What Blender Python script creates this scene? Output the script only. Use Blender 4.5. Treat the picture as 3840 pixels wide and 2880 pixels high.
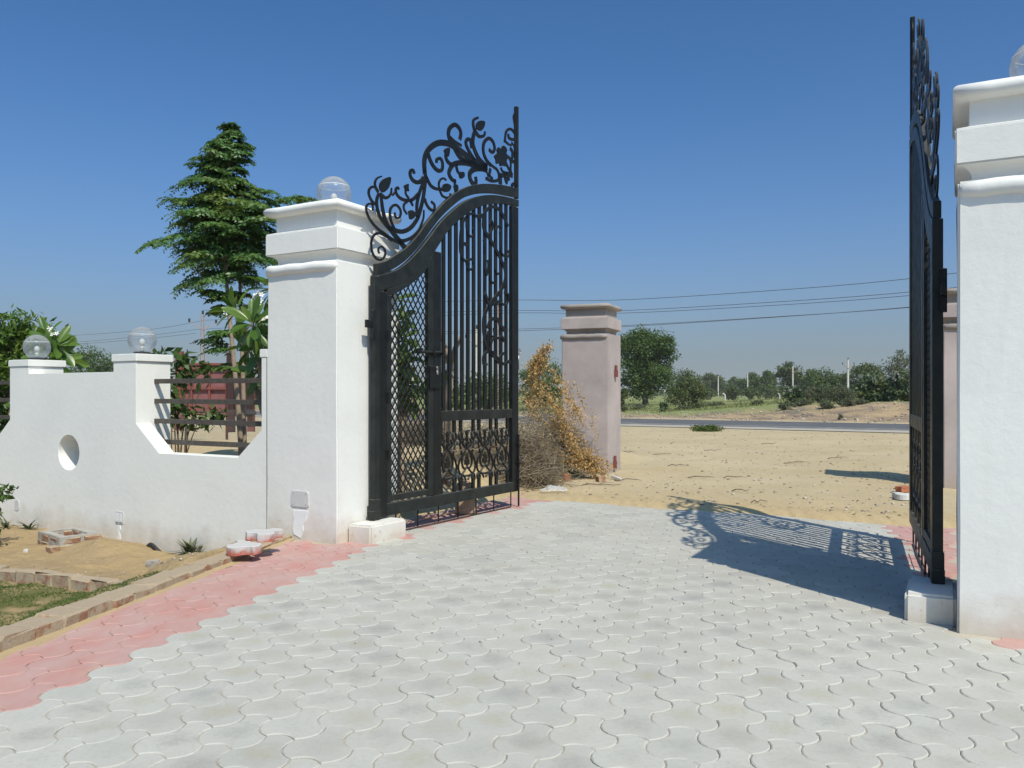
import bpy, bmesh, math, random
import numpy as np
from mathutils import Vector, Matrix, Quaternion

for _o in list(bpy.data.objects):
    bpy.data.objects.remove(_o, do_unlink=True)
scene = bpy.context.scene
COL = scene.collection
R = math.radians

# ------------------------------------------------------------------ camera
cam_d = bpy.data.cameras.new('camera')
cam_d.sensor_width = 36.0
cam_d.lens = 29.13
cam_d.shift_y = 0.0083
cam_d.clip_start = 0.05
cam_d.clip_end = 6000.0
cam = bpy.data.objects.new('camera', cam_d)
cam.location = (0, 0, 1.5)
cam.rotation_euler = (R(90), 0, 0)
COL.objects.link(cam)
scene.camera = cam

# ------------------------------------------------------------------ daylight
SUN_EL = R(52.3)
SUN_H = Vector((0.433, -0.901, 0)).normalized()          # horizontal direction towards the sun
SUN_DIR = Vector((SUN_H.x * math.cos(SUN_EL), SUN_H.y * math.cos(SUN_EL), math.sin(SUN_EL)))
world = bpy.data.worlds.new('World')
scene.world = world
world.use_nodes = True
wn = world.node_tree
for n in list(wn.nodes):
    wn.nodes.remove(n)
w_out = wn.nodes.new('ShaderNodeOutputWorld')
w_bg = wn.nodes.new('ShaderNodeBackground')
w_sky = wn.nodes.new('ShaderNodeTexSky')
w_sky.sky_type = 'NISHITA'
w_sky.sun_disc = False
w_sky.sun_elevation = SUN_EL
w_sky.sun_rotation = math.atan2(SUN_H.x, SUN_H.y)
w_sky.altitude = 0
w_sky.air_density = 0.65
w_sky.dust_density = 1.9
w_sky.ozone_density = 10.0
w_bg.inputs['Strength'].default_value = 0.15
w_wb = wn.nodes.new('ShaderNodeMix')               # the camera's white balance for the sky light
w_wb.data_type = 'RGBA'
w_wb.blend_type = 'MULTIPLY'
w_wb.inputs[0].default_value = 1.0
w_wb.inputs[7].default_value = (0.68, 0.985, 1.03, 1)
wn.links.new(w_sky.outputs[0], w_wb.inputs[6])
# dust hanging over the plain: the sky pales to grey towards the horizon, all the way round
w_tc = wn.nodes.new('ShaderNodeTexCoord')
w_xyz = wn.nodes.new('ShaderNodeSeparateXYZ')
wn.links.new(w_tc.outputs['Generated'], w_xyz.inputs[0])


def w_math(op, a, b):
    nd = wn.nodes.new('ShaderNodeMath')
    nd.operation = op
    for i, v in enumerate((a, b)):
        if isinstance(v, (int, float)):
            nd.inputs[i].default_value = v
        else:
            wn.links.new(v, nd.inputs[i])
    return nd.outputs[0]


w_z = w_math('DIVIDE', w_math('MAXIMUM', w_xyz.outputs[2], 0.0), 0.155)
w_f = w_math('POWER', 2.71828, w_math('MULTIPLY', w_math('POWER', w_z, 1.4), -1.0))
w_dust = wn.nodes.new('ShaderNodeMix')
w_dust.data_type = 'RGBA'
wn.links.new(w_f, w_dust.inputs[0])
wn.links.new(w_wb.outputs[2], w_dust.inputs[6])
w_dust.inputs[7].default_value = (1.95, 2.30, 2.50, 1)
wn.links.new(w_dust.outputs[2], w_bg.inputs[0])
wn.links.new(w_bg.outputs[0], w_out.inputs[0])

sun_d = bpy.data.lights.new('sun', 'SUN')
sun_d.energy = 4.4
sun_d.angle = R(0.53)
sun_d.color = (1.0, 0.94, 0.80)
sun = bpy.data.objects.new('sun', sun_d)
sun.rotation_euler = SUN_DIR.to_track_quat('Z', 'Y').to_euler()
sun.location = (4, -6, 12)
COL.objects.link(sun)

scene.render.engine = 'CYCLES'
scene.view_settings.view_transform = 'Standard'
scene.view_settings.look = 'None'
scene.view_settings.gamma = 1.0
scene.view_settings.exposure = 0.0
scene.view_settings.use_curve_mapping = False
scene.cycles.max_bounces = 8
scene.cycles.transparent_max_bounces = 16

rng = random.Random(11)
nrng = np.random.default_rng(11)


# ------------------------------------------------------------------ mesh helpers
class MB:
    """collects shapes and links them as ONE mesh object"""
    def __init__(self):
        self.v = []
        self.f = []

    def add(self, verts, faces):
        b = len(self.v)
        self.v.extend([tuple(p) for p in verts])
        self.f.extend([tuple(i + b for i in f) for f in faces])

    def box(self, x0, x1, y0, y1, z0, z1, M=None):
        p = [(x0, y0, z0), (x1, y0, z0), (x1, y1, z0), (x0, y1, z0),
             (x0, y0, z1), (x1, y0, z1), (x1, y1, z1), (x0, y1, z1)]
        if M is not None:
            p = [M @ Vector(q) for q in p]
        self.add(p, [(0, 3, 2, 1), (4, 5, 6, 7), (0, 1, 5, 4), (1, 2, 6, 5), (2, 3, 7, 6), (3, 0, 4, 7)])

    def tube(self, path, rad, n=6, cap=True, squash=1.0):
        path = [Vector(p) for p in path]
        if not hasattr(rad, '__len__'):
            rad = [rad] * len(path)
        b = len(self.v)
        ref = None
        for i, p in enumerate(path):
            t = (path[min(i + 1, len(path) - 1)] - path[max(i - 1, 0)])
            if t.length < 1e-9:
                t = Vector((0, 0, 1))
            t.normalize()
            if ref is None:
                ref = t.orthogonal().normalized()
            ref = (ref - t * ref.dot(t))
            if ref.length < 1e-6:
                ref = t.orthogonal()
            ref.normalize()
            bi = t.cross(ref)
            for k in range(n):
                a = 2 * math.pi * k / n
                self.v.append(tuple(p + ref * (math.cos(a) * rad[i]) + bi * (math.sin(a) * rad[i] * squash)))
        for i in range(len(path) - 1):
            for k in range(n):
                k2 = (k + 1) % n
                self.f.append((b + i * n + k, b + i * n + k2, b + (i + 1) * n + k2, b + (i + 1) * n + k))
        if cap:
            self.f.append(tuple(b + k for k in reversed(range(n))))
            self.f.append(tuple(b + (len(path) - 1) * n + k for k in range(n)))

    def ribbon(self, pts, w0, w1, th, y=0.0, sub=4):
        """flat scroll bar in the XZ plane: width from w0 to w1, plate thickness th along y"""
        pts = smooth2(pts, sub)
        m = len(pts)
        b = len(self.v)
        for i, p in enumerate(pts):
            a = pts[max(i - 1, 0)]
            c = pts[min(i + 1, m - 1)]
            dx, dz = c[0] - a[0], c[1] - a[1]
            l = math.hypot(dx, dz) or 1
            nx, nz = -dz / l, dx / l
            w = (w0 + (w1 - w0) * i / (m - 1)) / 2
            for sx, sy in ((1, 1), (1, -1), (-1, -1), (-1, 1)):
                self.v.append((p[0] + nx * w * sx, y + th / 2 * sy, p[1] + nz * w * sx))
        for i in range(m - 1):
            for k in range(4):
                k2 = (k + 1) % 4
                self.f.append((b + i * 4 + k, b + i * 4 + k2, b + (i + 1) * 4 + k2, b + (i + 1) * 4 + k))
        self.f.append((b + 3, b + 2, b + 1, b))
        e = b + (m - 1) * 4
        self.f.append((e, e + 1, e + 2, e + 3))

    def prism(self, poly, y0, y1):
        """polygon in XZ extruded along y"""
        n = len(poly)
        b = len(self.v)
        for y in (y0, y1):
            for p in poly:
                self.v.append((p[0], y, p[1]))
        self.f.append(tuple(b + i for i in range(n)))
        self.f.append(tuple(b + n + i for i in reversed(range(n))))
        for i in range(n):
            j = (i + 1) % n
            self.f.append((b + j, b + i, b + n + i, b + n + j))

    def band(self, top, bot, y0, y1):
        """closed bar between two XZ polylines of equal length"""
        n = len(top)
        b = len(self.v)
        for i in range(n):
            for (p, y) in ((top[i], y0), (top[i], y1), (bot[i], y1), (bot[i], y0)):
                self.v.append((p[0], y, p[1]))
        for i in range(n - 1):
            for k in range(4):
                k2 = (k + 1) % 4
                self.f.append((b + i * 4 + k, b + i * 4 + k2, b + (i + 1) * 4 + k2, b + (i + 1) * 4 + k))
        self.f.append((b + 3, b + 2, b + 1, b))
        e = b + (n - 1) * 4
        self.f.append((e, e + 1, e + 2, e + 3))

    def sphere(self, c, r, nu=16, nv=10, sx=1, sy=1, sz=1, v0=-1.0, v1=1.0):
        b = len(self.v)
        for i in range(nv + 1):
            ph = math.asin(v0) + (math.asin(v1) - math.asin(v0)) * i / nv
            for k in range(nu):
                a = 2 * math.pi * k / nu
                self.v.append((c[0] + r * sx * math.cos(ph) * math.cos(a), c[1] + r * sy * math.cos(ph) * math.sin(a), c[2] + r * sz * math.sin(ph)))
        for i in range(nv):
            for k in range(nu):
                k2 = (k + 1) % nu
                self.f.append((b + i * nu + k, b + i * nu + k2, b + (i + 1) * nu + k2, b + (i + 1) * nu + k))

    def mesh(self, name, mat, smooth=False, recalc=True, bevel=0.0, seg=2):
        me = bpy.data.meshes.new(name)
        me.from_pydata(self.v, [], self.f)
        if recalc or bevel:
            bm = bmesh.new()
            bm.from_mesh(me)
            bmesh.ops.recalc_face_normals(bm, faces=bm.faces)
            if bevel:
                es = [e for e in bm.edges if len(e.link_faces) == 2 and e.calc_face_angle(0) > 0.6]
                bmesh.ops.bevel(bm, geom=es, offset=bevel, segments=seg, affect='EDGES', clamp_overlap=True)
            bm.to_mesh(me)
            bm.free()
        if mat:
            me.materials.append(mat)
        if smooth:
            me.polygons.foreach_set('use_smooth', [True] * len(me.polygons))
        me.update()
        return me

    def build(self, name, mat, parent=None, **kw):
        return link(name, self.mesh(name, mat, **kw), parent)


def link(name, me, parent=None):
    o = bpy.data.objects.new(name, me)
    COL.objects.link(o)
    if parent is not None:
        o.parent = parent
    return o


def tag(o, label=None, cat=None, group=None, kind=None):
    if label:
        o['label'] = label
    if cat:
        o['category'] = cat
    if group:
        o['group'] = group
    if kind:
        o['kind'] = kind
    return o


def thing(name, label, cat, loc=(0, 0, 0), rz=0.0, group=None):
    o = bpy.data.objects.new(name, None)
    COL.objects.link(o)
    o.empty_display_size = 0.2
    o.location = loc
    o.rotation_euler = (0, 0, rz)
    return tag(o, label, cat, group)


def kids(o):
    return [c for c in COL.objects if c.parent == o]


def copy_tree(o, parent=None, children=None):
    c = o.copy()
    COL.objects.link(c)
    c.parent = parent
    for ch in (children if children is not None else kids(o)):
        copy_tree(ch, c)
    return c


def smooth2(pts, sub=4):
    pts = [tuple(p) for p in pts]
    if len(pts) < 3:
        return pts
    out = []
    n = len(pts)
    for i in range(n - 1):
        p0, p1, p2, p3 = pts[max(i - 1, 0)], pts[i], pts[i + 1], pts[min(i + 2, n - 1)]
        for k in range(sub):
            t = k / sub
            out.append(tuple(0.5 * ((2 * b) + (-a + c) * t + (2 * a - 5 * b + 4 * c - d) * t * t + (-a + 3 * b - 3 * c + d) * t ** 3)
                             for a, b, c, d in zip(p0, p1, p2, p3)))
    out.append(pts[-1])
    return out


def mesh_np(name, V, F, mat, smooth=False):
    """numpy mesh: V (N,3), F (M,k)"""
    me = bpy.data.meshes.new(name)
    V = np.asarray(V, dtype=np.float32)
    F = np.asarray(F, dtype=np.int32)
    m, k = F.shape
    me.vertices.add(len(V))
    me.vertices.foreach_set('co', V.ravel())
    me.loops.add(m * k)
    me.loops.foreach_set('vertex_index', F.ravel())
    me.polygons.add(m)
    me.polygons.foreach_set('loop_start', np.arange(0, m * k, k, dtype=np.int32))
    me.polygons.foreach_set('loop_total', np.full(m, k, dtype=np.int32))
    if smooth:
        me.polygons.foreach_set('use_smooth', np.ones(m, dtype=bool))
    me.materials.append(mat)
    me.update(calc_edges=True)
    me.validate()
    return me


def hash_noise(x, y, seed=0):
    """smooth value noise for numpy arrays or floats"""
    x = np.asarray(x, float)
    y = np.asarray(y, float)
    xi, yi = np.floor(x), np.floor(y)
    xf, yf = x - xi, y - yi

    def h(a, b):
        s = np.sin(a * 127.1 + b * 311.7 + seed * 74.7) * 43758.5453
        return s - np.floor(s)
    u, v = xf * xf * (3 - 2 * xf), yf * yf * (3 - 2 * yf)
    return (h(xi, yi) * (1 - u) + h(xi + 1, yi) * u) * (1 - v) + (h(xi, yi + 1) * (1 - u) + h(xi + 1, yi + 1) * u) * v


def sstep(a, b, x):
    t = np.clip((x - a) / (b - a), 0, 1)
    return t * t * (3 - 2 * t)


# ------------------------------------------------------------------ material helpers
class NT:
    def __init__(self, name):
        self.m = bpy.data.materials.new(name)
        self.m.use_nodes = True
        self.t = self.m.node_tree
        self.bsdf = self.t.nodes['Principled BSDF']
        self.out = self.t.nodes['Material Output']

    def n(self, typ, **kw):
        nd = self.t.nodes.new(typ)
        for k, v in kw.items():
            setattr(nd, k, v)
        return nd

    def set(self, node, key, val):
        if hasattr(val, 'is_linked') or isinstance(val, bpy.types.NodeSocket):
            self.t.links.new(val, node.inputs[key])
        else:
            node.inputs[key].default_value = val

    def pos(self):
        return self.n('ShaderNodeNewGeometry').outputs['Position']

    def obj(self):
        return self.n('ShaderNodeTexCoord').outputs['Object']

    def noise(self, vec, scale, detail=4, rough=0.55, dist=0.0):
        nd = self.n('ShaderNodeTexNoise')
        self.set(nd, 'Vector', vec)
        nd.inputs['Scale'].default_value = scale
        nd.inputs['Detail'].default_value = detail
        nd.inputs['Roughness'].default_value = rough
        nd.inputs['Distortion'].default_value = dist
        return nd.outputs['Fac']

    def ramp(self, fac, a, b, ca=0.0, cb=1.0):
        nd = self.n('ShaderNodeMapRange')
        nd.clamp = True
        self.set(nd, 0, fac)
        nd.inputs[1].default_value = a
        nd.inputs[2].default_value = b
        nd.inputs[3].default_value = ca
        nd.inputs[4].default_value = cb
        return nd.outputs[0]

    def math(self, op, a, b=None, c=None):
        nd = self.n('ShaderNodeMath', operation=op)
        self.set(nd, 0, a)
        if b is not None:
            self.set(nd, 1, b)
        if c is not None:
            self.set(nd, 2, c)
        return nd.outputs[0]

    def mix(self, fac, a, b):
        nd = self.n('ShaderNodeMix', data_type='RGBA')
        self.set(nd, 0, fac)
        for k, v in ((6, a), (7, b)):
            if isinstance(v, tuple) and len(v) == 3:
                v = v + (1,)
            self.set(nd, k, v)
        return nd.outputs[2]

    def bump(self, h, strength=0.3, dist=0.01):
        nd = self.n('ShaderNodeBump')
        nd.inputs['Strength'].default_value = strength
        nd.inputs['Distance'].default_value = dist
        self.set(nd, 'Height', h)
        self.set(self.bsdf, 'Normal', nd.outputs[0])

    def sep(self, vec):
        nd = self.n('ShaderNodeSeparateXYZ')
        self.set(nd, 0, vec)
        return nd.outputs

    def vmul(self, vec, s):
        nd = self.n('ShaderNodeVectorMath', operation='MULTIPLY')
        self.set(nd, 0, vec)
        nd.inputs[1].default_value = s
        return nd.outputs[0]

    def color(self, c):
        self.set(self.bsdf, 'Base Color', c + (1,) if isinstance(c, tuple) and len(c) == 3 else c)

    def rough(self, r):
        self.set(self.bsdf, 'Roughness', r)


def simple_mat(name, c1, c2, scale=6.0, rough=0.8, bump=0.2, bscale=60.0, bdist=0.004, coords='pos', metallic=0.0, spec=None):
    k = NT(name)
    vec = k.pos() if coords == 'pos' else k.obj()
    n1 = k.ramp(k.noise(vec, scale, 6, 0.6), 0.3, 0.7)
    k.color(k.mix(n1, c1, c2))
    k.rough(rough)
    k.bsdf.inputs['Metallic'].default_value = metallic
    if spec is not None:
        k.bsdf.inputs['Specular IOR Level'].default_value = spec
    if bump:
        k.bump(k.noise(vec, bscale, 5, 0.6), bump, bdist)
    return k.m


def leaf_mat(name, c1, c2, c3=None, rough=0.5, transl=0.3, scale=1.5):
    """foliage: each leaf its own tone, plus soft tone patches through the crown; light passes through"""
    k = NT(name)
    rnd = k.n('ShaderNodeNewGeometry').outputs['Random Per Island']
    col = k.mix(rnd, c1, c2)
    if c3:
        col = k.mix(k.ramp(k.noise(k.pos(), scale, 3), 0.52, 0.72), col, c3)
    k.color(col)
    k.rough(rough)
    k.bsdf.inputs['Specular IOR Level'].default_value = 0.35
    tr = k.n('ShaderNodeBsdfTranslucent')
    k.set(tr, 'Color', k.mix(0.35, col, (0.16, 0.22, 0.02)))
    mx = k.n('ShaderNodeMixShader')
    mx.inputs[0].default_value = transl
    k.t.links.new(k.bsdf.outputs[0], mx.inputs[1])
    k.t.links.new(tr.outputs[0], mx.inputs[2])
    k.t.links.new(mx.outputs[0], k.out.inputs['Surface'])
    return k.m

# ------------------------------------------------------------------ materials
def make_plaster(name, c, c2, dirt=(0.46, 0.37, 0.26), splash=(0.50, 0.28, 0.22), stain=0.6, base_z=0.0):
    k = NT(name)
    p = k.pos()
    z = k.sep(p)[2]
    col = k.mix(k.ramp(k.noise(p, 1.3, 5, 0.6), 0.35, 0.7), c, c2)
    streak = k.noise(k.vmul(p, (7.0, 7.0, 0.7)), 1.0, 5, 0.6)
    col = k.mix(k.ramp(streak, 0.60, 0.80, 0.0, 0.22), col, tuple(v * 0.80 for v in c))
    # splashed earth and paint along the foot
    rain = k.noise(k.vmul(p, (22.0, 22.0, 0.9)), 1.0, 6, 0.7)
    col = k.mix(k.math('MULTIPLY', k.ramp(rain, 0.56, 0.74), k.ramp(k.noise(p, 0.9, 3), 0.45, 0.7, 0.0, 0.30)), col, (c[0] * 0.72, c[1] * 0.68, c[2] * 0.58))
    foot = k.ramp(k.math('ADD', z, k.math('MULTIPLY', k.noise(p, 5.0, 5), -0.5)), base_z - 0.26, base_z + 0.06, 1.0, 0.0)
    col = k.mix(k.math('MULTIPLY', foot, stain), col, dirt)
    spl = k.math('MULTIPLY', k.ramp(k.noise(p, 16.0, 6, 0.7), 0.60, 0.68), k.ramp(z, base_z + 0.05, base_z + 0.32, 1.0, 0.0))
    col = k.mix(k.math('MULTIPLY', spl, stain), col, splash)
    spots = k.ramp(k.noise(p, 9.0, 2), 0.74, 0.80, 0.0, 0.35)
    col = k.mix(spots, col, tuple(v * 0.72 for v in c))
    k.color(col)
    k.rough(0.75)
    h = k.math('ADD', k.math('MULTIPLY', k.noise(p, 14, 5, 0.6), 1.0), k.math('MULTIPLY', k.noise(p, 160, 3), 0.25))
    h = k.math('ADD', h, k.math('MULTIPLY', k.noise(p, 3.0, 2, 0.4), 0.8))
    k.bump(h, 0.38, 0.007)
    return k.m


M = {}
M['white'] = make_plaster('white_painted_plaster', (0.775, 0.765, 0.725), (0.725, 0.715, 0.68))
M['white_low'] = make_plaster('white_wall_plaster', (0.805, 0.80, 0.755), (0.755, 0.75, 0.71), stain=0.5, base_z=-0.26)
M['fresh'] = simple_mat('fresh_white_plaster', (0.80, 0.80, 0.79), (0.74, 0.74, 0.73), 8, 0.8, 0.4, 40)
M['pink'] = make_plaster('bare_pink_plaster', (0.49, 0.415, 0.395), (0.35, 0.30, 0.285), dirt=(0.38, 0.30, 0.22), splash=(0.30, 0.2, 0.17), stain=0.5)
M['pinkgrey'] = make_plaster('bare_grey_plaster', (0.36, 0.315, 0.28), (0.235, 0.205, 0.18), stain=0.2)


def iron_mat(name, c1, c2, rough, spec):
    """black enamel, dust lying on every ledge, a few chips and rust freckles"""
    k = NT(name)
    p = k.pos()
    col = k.mix(k.ramp(k.noise(p, 7, 5, 0.6), 0.35, 0.7), c1, c2)
    nz = k.sep(k.n('ShaderNodeNewGeometry').outputs['Normal'])[2]
    dust = k.math('MULTIPLY', k.ramp(nz, 0.35, 0.9), k.ramp(k.noise(p, 12, 5, 0.7), 0.30, 0.62, 0.25, 0.9))
    col = k.mix(dust, col, (0.125, 0.118, 0.098))
    col = k.mix(k.ramp(k.noise(p, 32, 4, 0.7), 0.70, 0.76, 0, 0.7), col, (0.085, 0.075, 0.060))
    k.color(col)
    k.rough(k.ramp(k.noise(p, 10, 4), 0.3, 0.7, rough - 0.08, rough + 0.1))
    k.bsdf.inputs['Specular IOR Level'].default_value = spec
    k.bump(k.noise(p, 45, 4), 0.2, 0.002)
    return k.m


M['iron'] = iron_mat('black_gate_paint', (0.005, 0.006, 0.006), (0.012, 0.013, 0.013), 0.42, 0.3)
M['iron_dusty'] = iron_mat('dusty_black_gate_paint', (0.008, 0.011, 0.010), (0.022, 0.025, 0.022), 0.45, 0.32)
M['steel'] = simple_mat('worn_steel', (0.45, 0.45, 0.44), (0.3, 0.3, 0.3), 12, 0.35, 0.1, metallic=0.8)
M['rail'] = simple_mat('dark_brown_fence_rail', (0.050, 0.040, 0.033), (0.095, 0.080, 0.066), 20, 0.65, 0.4, 60)
M['red'] = simple_mat('red_oxide_paint', (0.22, 0.060, 0.045), (0.16, 0.050, 0.042), 3, 0.7, 0.2, 40)
M['redsheet'] = simple_mat('faded_red_oxide_sheet', (0.26, 0.105, 0.10), (0.17, 0.065, 0.065), 2.5, 0.7, 0.2, 30)
M['rust'] = simple_mat('rusty_iron', (0.14, 0.055, 0.030), (0.07, 0.035, 0.025), 14, 0.85, 0.5, 60)
M['plastic_plate'] = simple_mat('cream_plate', (0.62, 0.62, 0.60), (0.56, 0.56, 0.54), 10, 0.4, 0.0)
M['dark'] = simple_mat('dark_lamp_base', (0.02, 0.02, 0.022), (0.03, 0.03, 0.03), 10, 0.5, 0.0)
M['bark'] = simple_mat('grey_brown_bark', (0.16, 0.115, 0.08), (0.085, 0.062, 0.045), 12, 0.9, 0.8, 40, 0.01)
M['palebark'] = simple_mat('pale_bark', (0.34, 0.27, 0.20), (0.24, 0.18, 0.13), 10, 0.9, 0.6, 40, 0.01)
M['post'] = simple_mat('weathered_concrete', (0.62, 0.60, 0.55), (0.48, 0.46, 0.42), 3, 0.9, 0.2, 20)
M['lattice'] = simple_mat('faded_lattice_paint', (0.42, 0.30, 0.27), (0.30, 0.24, 0.22), 3, 0.8, 0.0)
M['wire'] = simple_mat('wire', (0.05, 0.05, 0.055), (0.06, 0.06, 0.06), 3, 0.6, 0.0)
M['galv'] = simple_mat('galvanised_wire', (0.20, 0.19, 0.18), (0.28, 0.26, 0.24), 8, 0.6, 0.0)
M['twig'] = simple_mat('dry_grey_twig', (0.20, 0.15, 0.105), (0.11, 0.085, 0.062), 15, 0.95, 0.0)
M['stone'] = simple_mat('sandstone', (0.36, 0.27, 0.19), (0.26, 0.19, 0.14), 9, 0.9, 0.5, 50)
M['rubble'] = simple_mat('grey_rubble', (0.38, 0.35, 0.31), (0.22, 0.20, 0.18), 8, 0.95, 0.5, 50)
M['whitetile'] = simple_mat('white_broken_slab', (0.62, 0.61, 0.58), (0.50, 0.49, 0.46), 9, 0.9, 0.3, 60)
M['orange'] = simple_mat('broken_red_brick', (0.42, 0.15, 0.075), (0.30, 0.11, 0.06), 12, 0.95, 0.6, 60)
M['pipe'] = simple_mat('black_hose', (0.012, 0.012, 0.013), (0.03, 0.03, 0.03), 20, 0.5, 0.3, 60)


def brick_mat(name, plaster):
    """old brick, cement smeared over part of each one"""
    k = NT(name)
    p = k.pos()
    rnd = k.n('ShaderNodeObjectInfo').outputs['Random']
    brick = k.mix(rnd, (0.34, 0.155, 0.085), (0.36, 0.255, 0.15))
    brick = k.mix(k.ramp(k.noise(p, 25, 5), 0.4, 0.7), brick, (0.22, 0.12, 0.08))
    cem = k.mix(k.noise(p, 30, 4), (0.43, 0.34, 0.23), (0.33, 0.255, 0.175))
    up = k.sep(k.n('ShaderNodeNewGeometry').outputs['Normal'])[2]
    f = k.ramp(k.math('ADD', k.noise(p, 9, 5, 0.65), k.math('MULTIPLY', up, 0.18)), plaster - 0.06, plaster + 0.06)
    k.color(k.mix(f, brick, cem))
    k.rough(0.95)
    k.bump(k.noise(p, 45, 6, 0.7), 0.7, 0.012)
    return k.m


M['brick'] = brick_mat('cement_smeared_brick', 0.56)
M['kerbbrick'] = brick_mat('old_kerb_brick', 0.47)


def paver_mat(name, red, single):
    """pressed concrete: each tile its own tone, stained middle, faint rings and weave of the mould"""
    k = NT(name)
    p = k.pos()
    if single:
        rnd = k.n('ShaderNodeObjectInfo').outputs['Random']
        o = k.obj()
    else:
        rnd = k.n('ShaderNodeNewGeometry').outputs['Random Per Island']
        o = None
    rnd2 = k.math('FRACT', k.math('MULTIPLY', rnd, 17.31))
    rnd3 = k.math('FRACT', k.math('MULTIPLY', rnd, 53.77))
    if red:
        col = k.mix(rnd, (0.49, 0.225, 0.190), (0.45, 0.225, 0.195))
        haze = k.ramp(k.noise(k.vmul(p, (3.2, 1.8, 1)), 1.2, 6, 0.62), 0.28, 0.62, 0.0, 0.85)
        col = k.mix(haze, col, (0.47, 0.325, 0.29))
        col = k.mix(k.ramp(k.noise(p, 2.3, 4), 0.62, 0.78, 0, 0.5), col, (0.47, 0.36, 0.24))
    else:
        col = k.mix(rnd2, (0.485, 0.470, 0.418), (0.418, 0.406, 0.364))
        col = k.mix(k.ramp(rnd3, 0.86, 0.90, 0, 0.55), col, (0.35, 0.342, 0.318))
        col = k.mix(k.ramp(k.noise(p, 2.2, 6, 0.65), 0.42, 0.68, 0, 0.6), col, (0.405, 0.38, 0.32))
        col = k.mix(k.ramp(k.noise(p, 0.7, 5, 0.7), 0.50, 0.66, 0, 0.5), col, (0.50, 0.485, 0.44))
        col = k.mix(k.ramp(k.noise(p, 38.0, 4, 0.7), 0.48, 0.72, 0, 0.5), col, (0.345, 0.335, 0.30))
        col = k.mix(k.ramp(k.noise(p, 120.0, 3, 0.6), 0.62, 0.75, 0, 0.45), col, (0.56, 0.545, 0.50))
    hgt = k.math('MULTIPLY', k.noise(p, 130, 4, 0.7), 0.5)
    if o is not None:
        warp = k.n('ShaderNodeVectorMath', operation='ADD')
        k.set(warp, 0, o)
        nz = k.n('ShaderNodeTexNoise')
        nz.inputs['Scale'].default_value = 13.0
        nz.inputs['Detail'].default_value = 8
        nz.inputs['Roughness'].default_value = 0.72
        k.set(nz, 'Vector', p)
        off = k.n('ShaderNodeVectorMath', operation='MULTIPLY_ADD')
        k.set(off, 0, nz.outputs['Color'])
        off.inputs[1].default_value = (0.26, 0.26, 0)
        off.inputs[2].default_value = (-0.13, -0.13, 0)
        k.t.links.new(off.outputs[0], warp.inputs[1])
        ln = k.n('ShaderNodeVectorMath', operation='LENGTH')
        k.set(ln, 0, warp.outputs[0])
        d = ln.outputs['Value']
        mid = k.ramp(d, 0.015, 0.10, 1.0, 0.0)
        if not red:
            st = k.mix(k.ramp(rnd, 0.62, 0.80), (0.255, 0.25, 0.232), (0.37, 0.33, 0.20))
            col = k.mix(k.ramp(d, 0.085, 0.135, 0.0, 0.30), col, (0.52, 0.505, 0.455))
            mid = k.math('MULTIPLY', mid, k.ramp(k.noise(p, 70.0, 5, 0.75), 0.36, 0.62, 0.25, 1.0))
            amt = k.math('MULTIPLY', mid, k.ramp(rnd3, 0.05, 0.9, 0.10, 0.60))
            col = k.mix(amt, col, st)
        rings = k.math('SINE', k.math('MULTIPLY', d, 330.0))
        rings = k.math('MULTIPLY', rings, k.ramp(d, 0.085, 0.12))
        if not red:
            col = k.mix(k.ramp(rings, 0.3, 1.0, 0.0, 0.16), col, (0.36, 0.35, 0.315))
        ox = k.sep(o)
        weave = k.math('MULTIPLY', k.math('SINE', k.math('MULTIPLY', ox[0], 900.0)), k.math('SINE', k.math('MULTIPLY', ox[1], 900.0)))
        weave = k.math('MULTIPLY', weave, k.ramp(d, 0.06, 0.10, 1.0, 0.0))
        hgt = k.math('ADD', hgt, k.math('ADD', k.math('MULTIPLY', rings, 0.16), k.math('MULTIPLY', weave, 0.14)))
    k.color(col)
    k.rough(0.85)
    k.bsdf.inputs['Specular IOR Level'].default_value = 0.3
    k.bump(hgt, 0.35, 0.0025)
    return k.m


M['paver'] = paver_mat('grey_paver', False, True)
M['paver_red'] = paver_mat('red_paver', True, True)
M['paver_far'] = paver_mat('grey_paver_far', False, False)
M['paver_red_far'] = paver_mat('red_paver_far', True, False)
M['joint'] = simple_mat('sandy_joint', (0.47, 0.44, 0.38), (0.40, 0.32, 0.20), 1.8, 0.95, 0.4, 60)

# ------------------------------------------------------------------ the frame of the gateway
PL = Vector((-1.725, 8.19, 0))                 # front corner of the gate pillar, gate side
UA = R(-30)
U = Vector((math.cos(UA), math.sin(UA), 0))    # along the gate line
V = Vector((-U.y, U.x, 0))                     # out through the gate


def W(u, v, z=0.0):
    return PL + U * u + V * v + Vector((0, 0, z))


def uv(x, y):
    d = Vector((x - PL.x, y - PL.y, 0))
    return d.dot(U), d.dot(V)


PR = Vector((2.788, 5.188, 0))
RA = R(-28)

# ------------------------------------------------------------------ ground, road, field
ROAD_N = Vector((0.68, 1.0, 0)).normalized()   # across the road, away from the gate


def road_d(x, y):
    """distance beyond the road's far edge (road spans -9.0 .. 0)"""
    return (y + 0.68 * x - 52.3) / math.hypot(1, 0.68)


ROAD_W = 9.4


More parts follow.
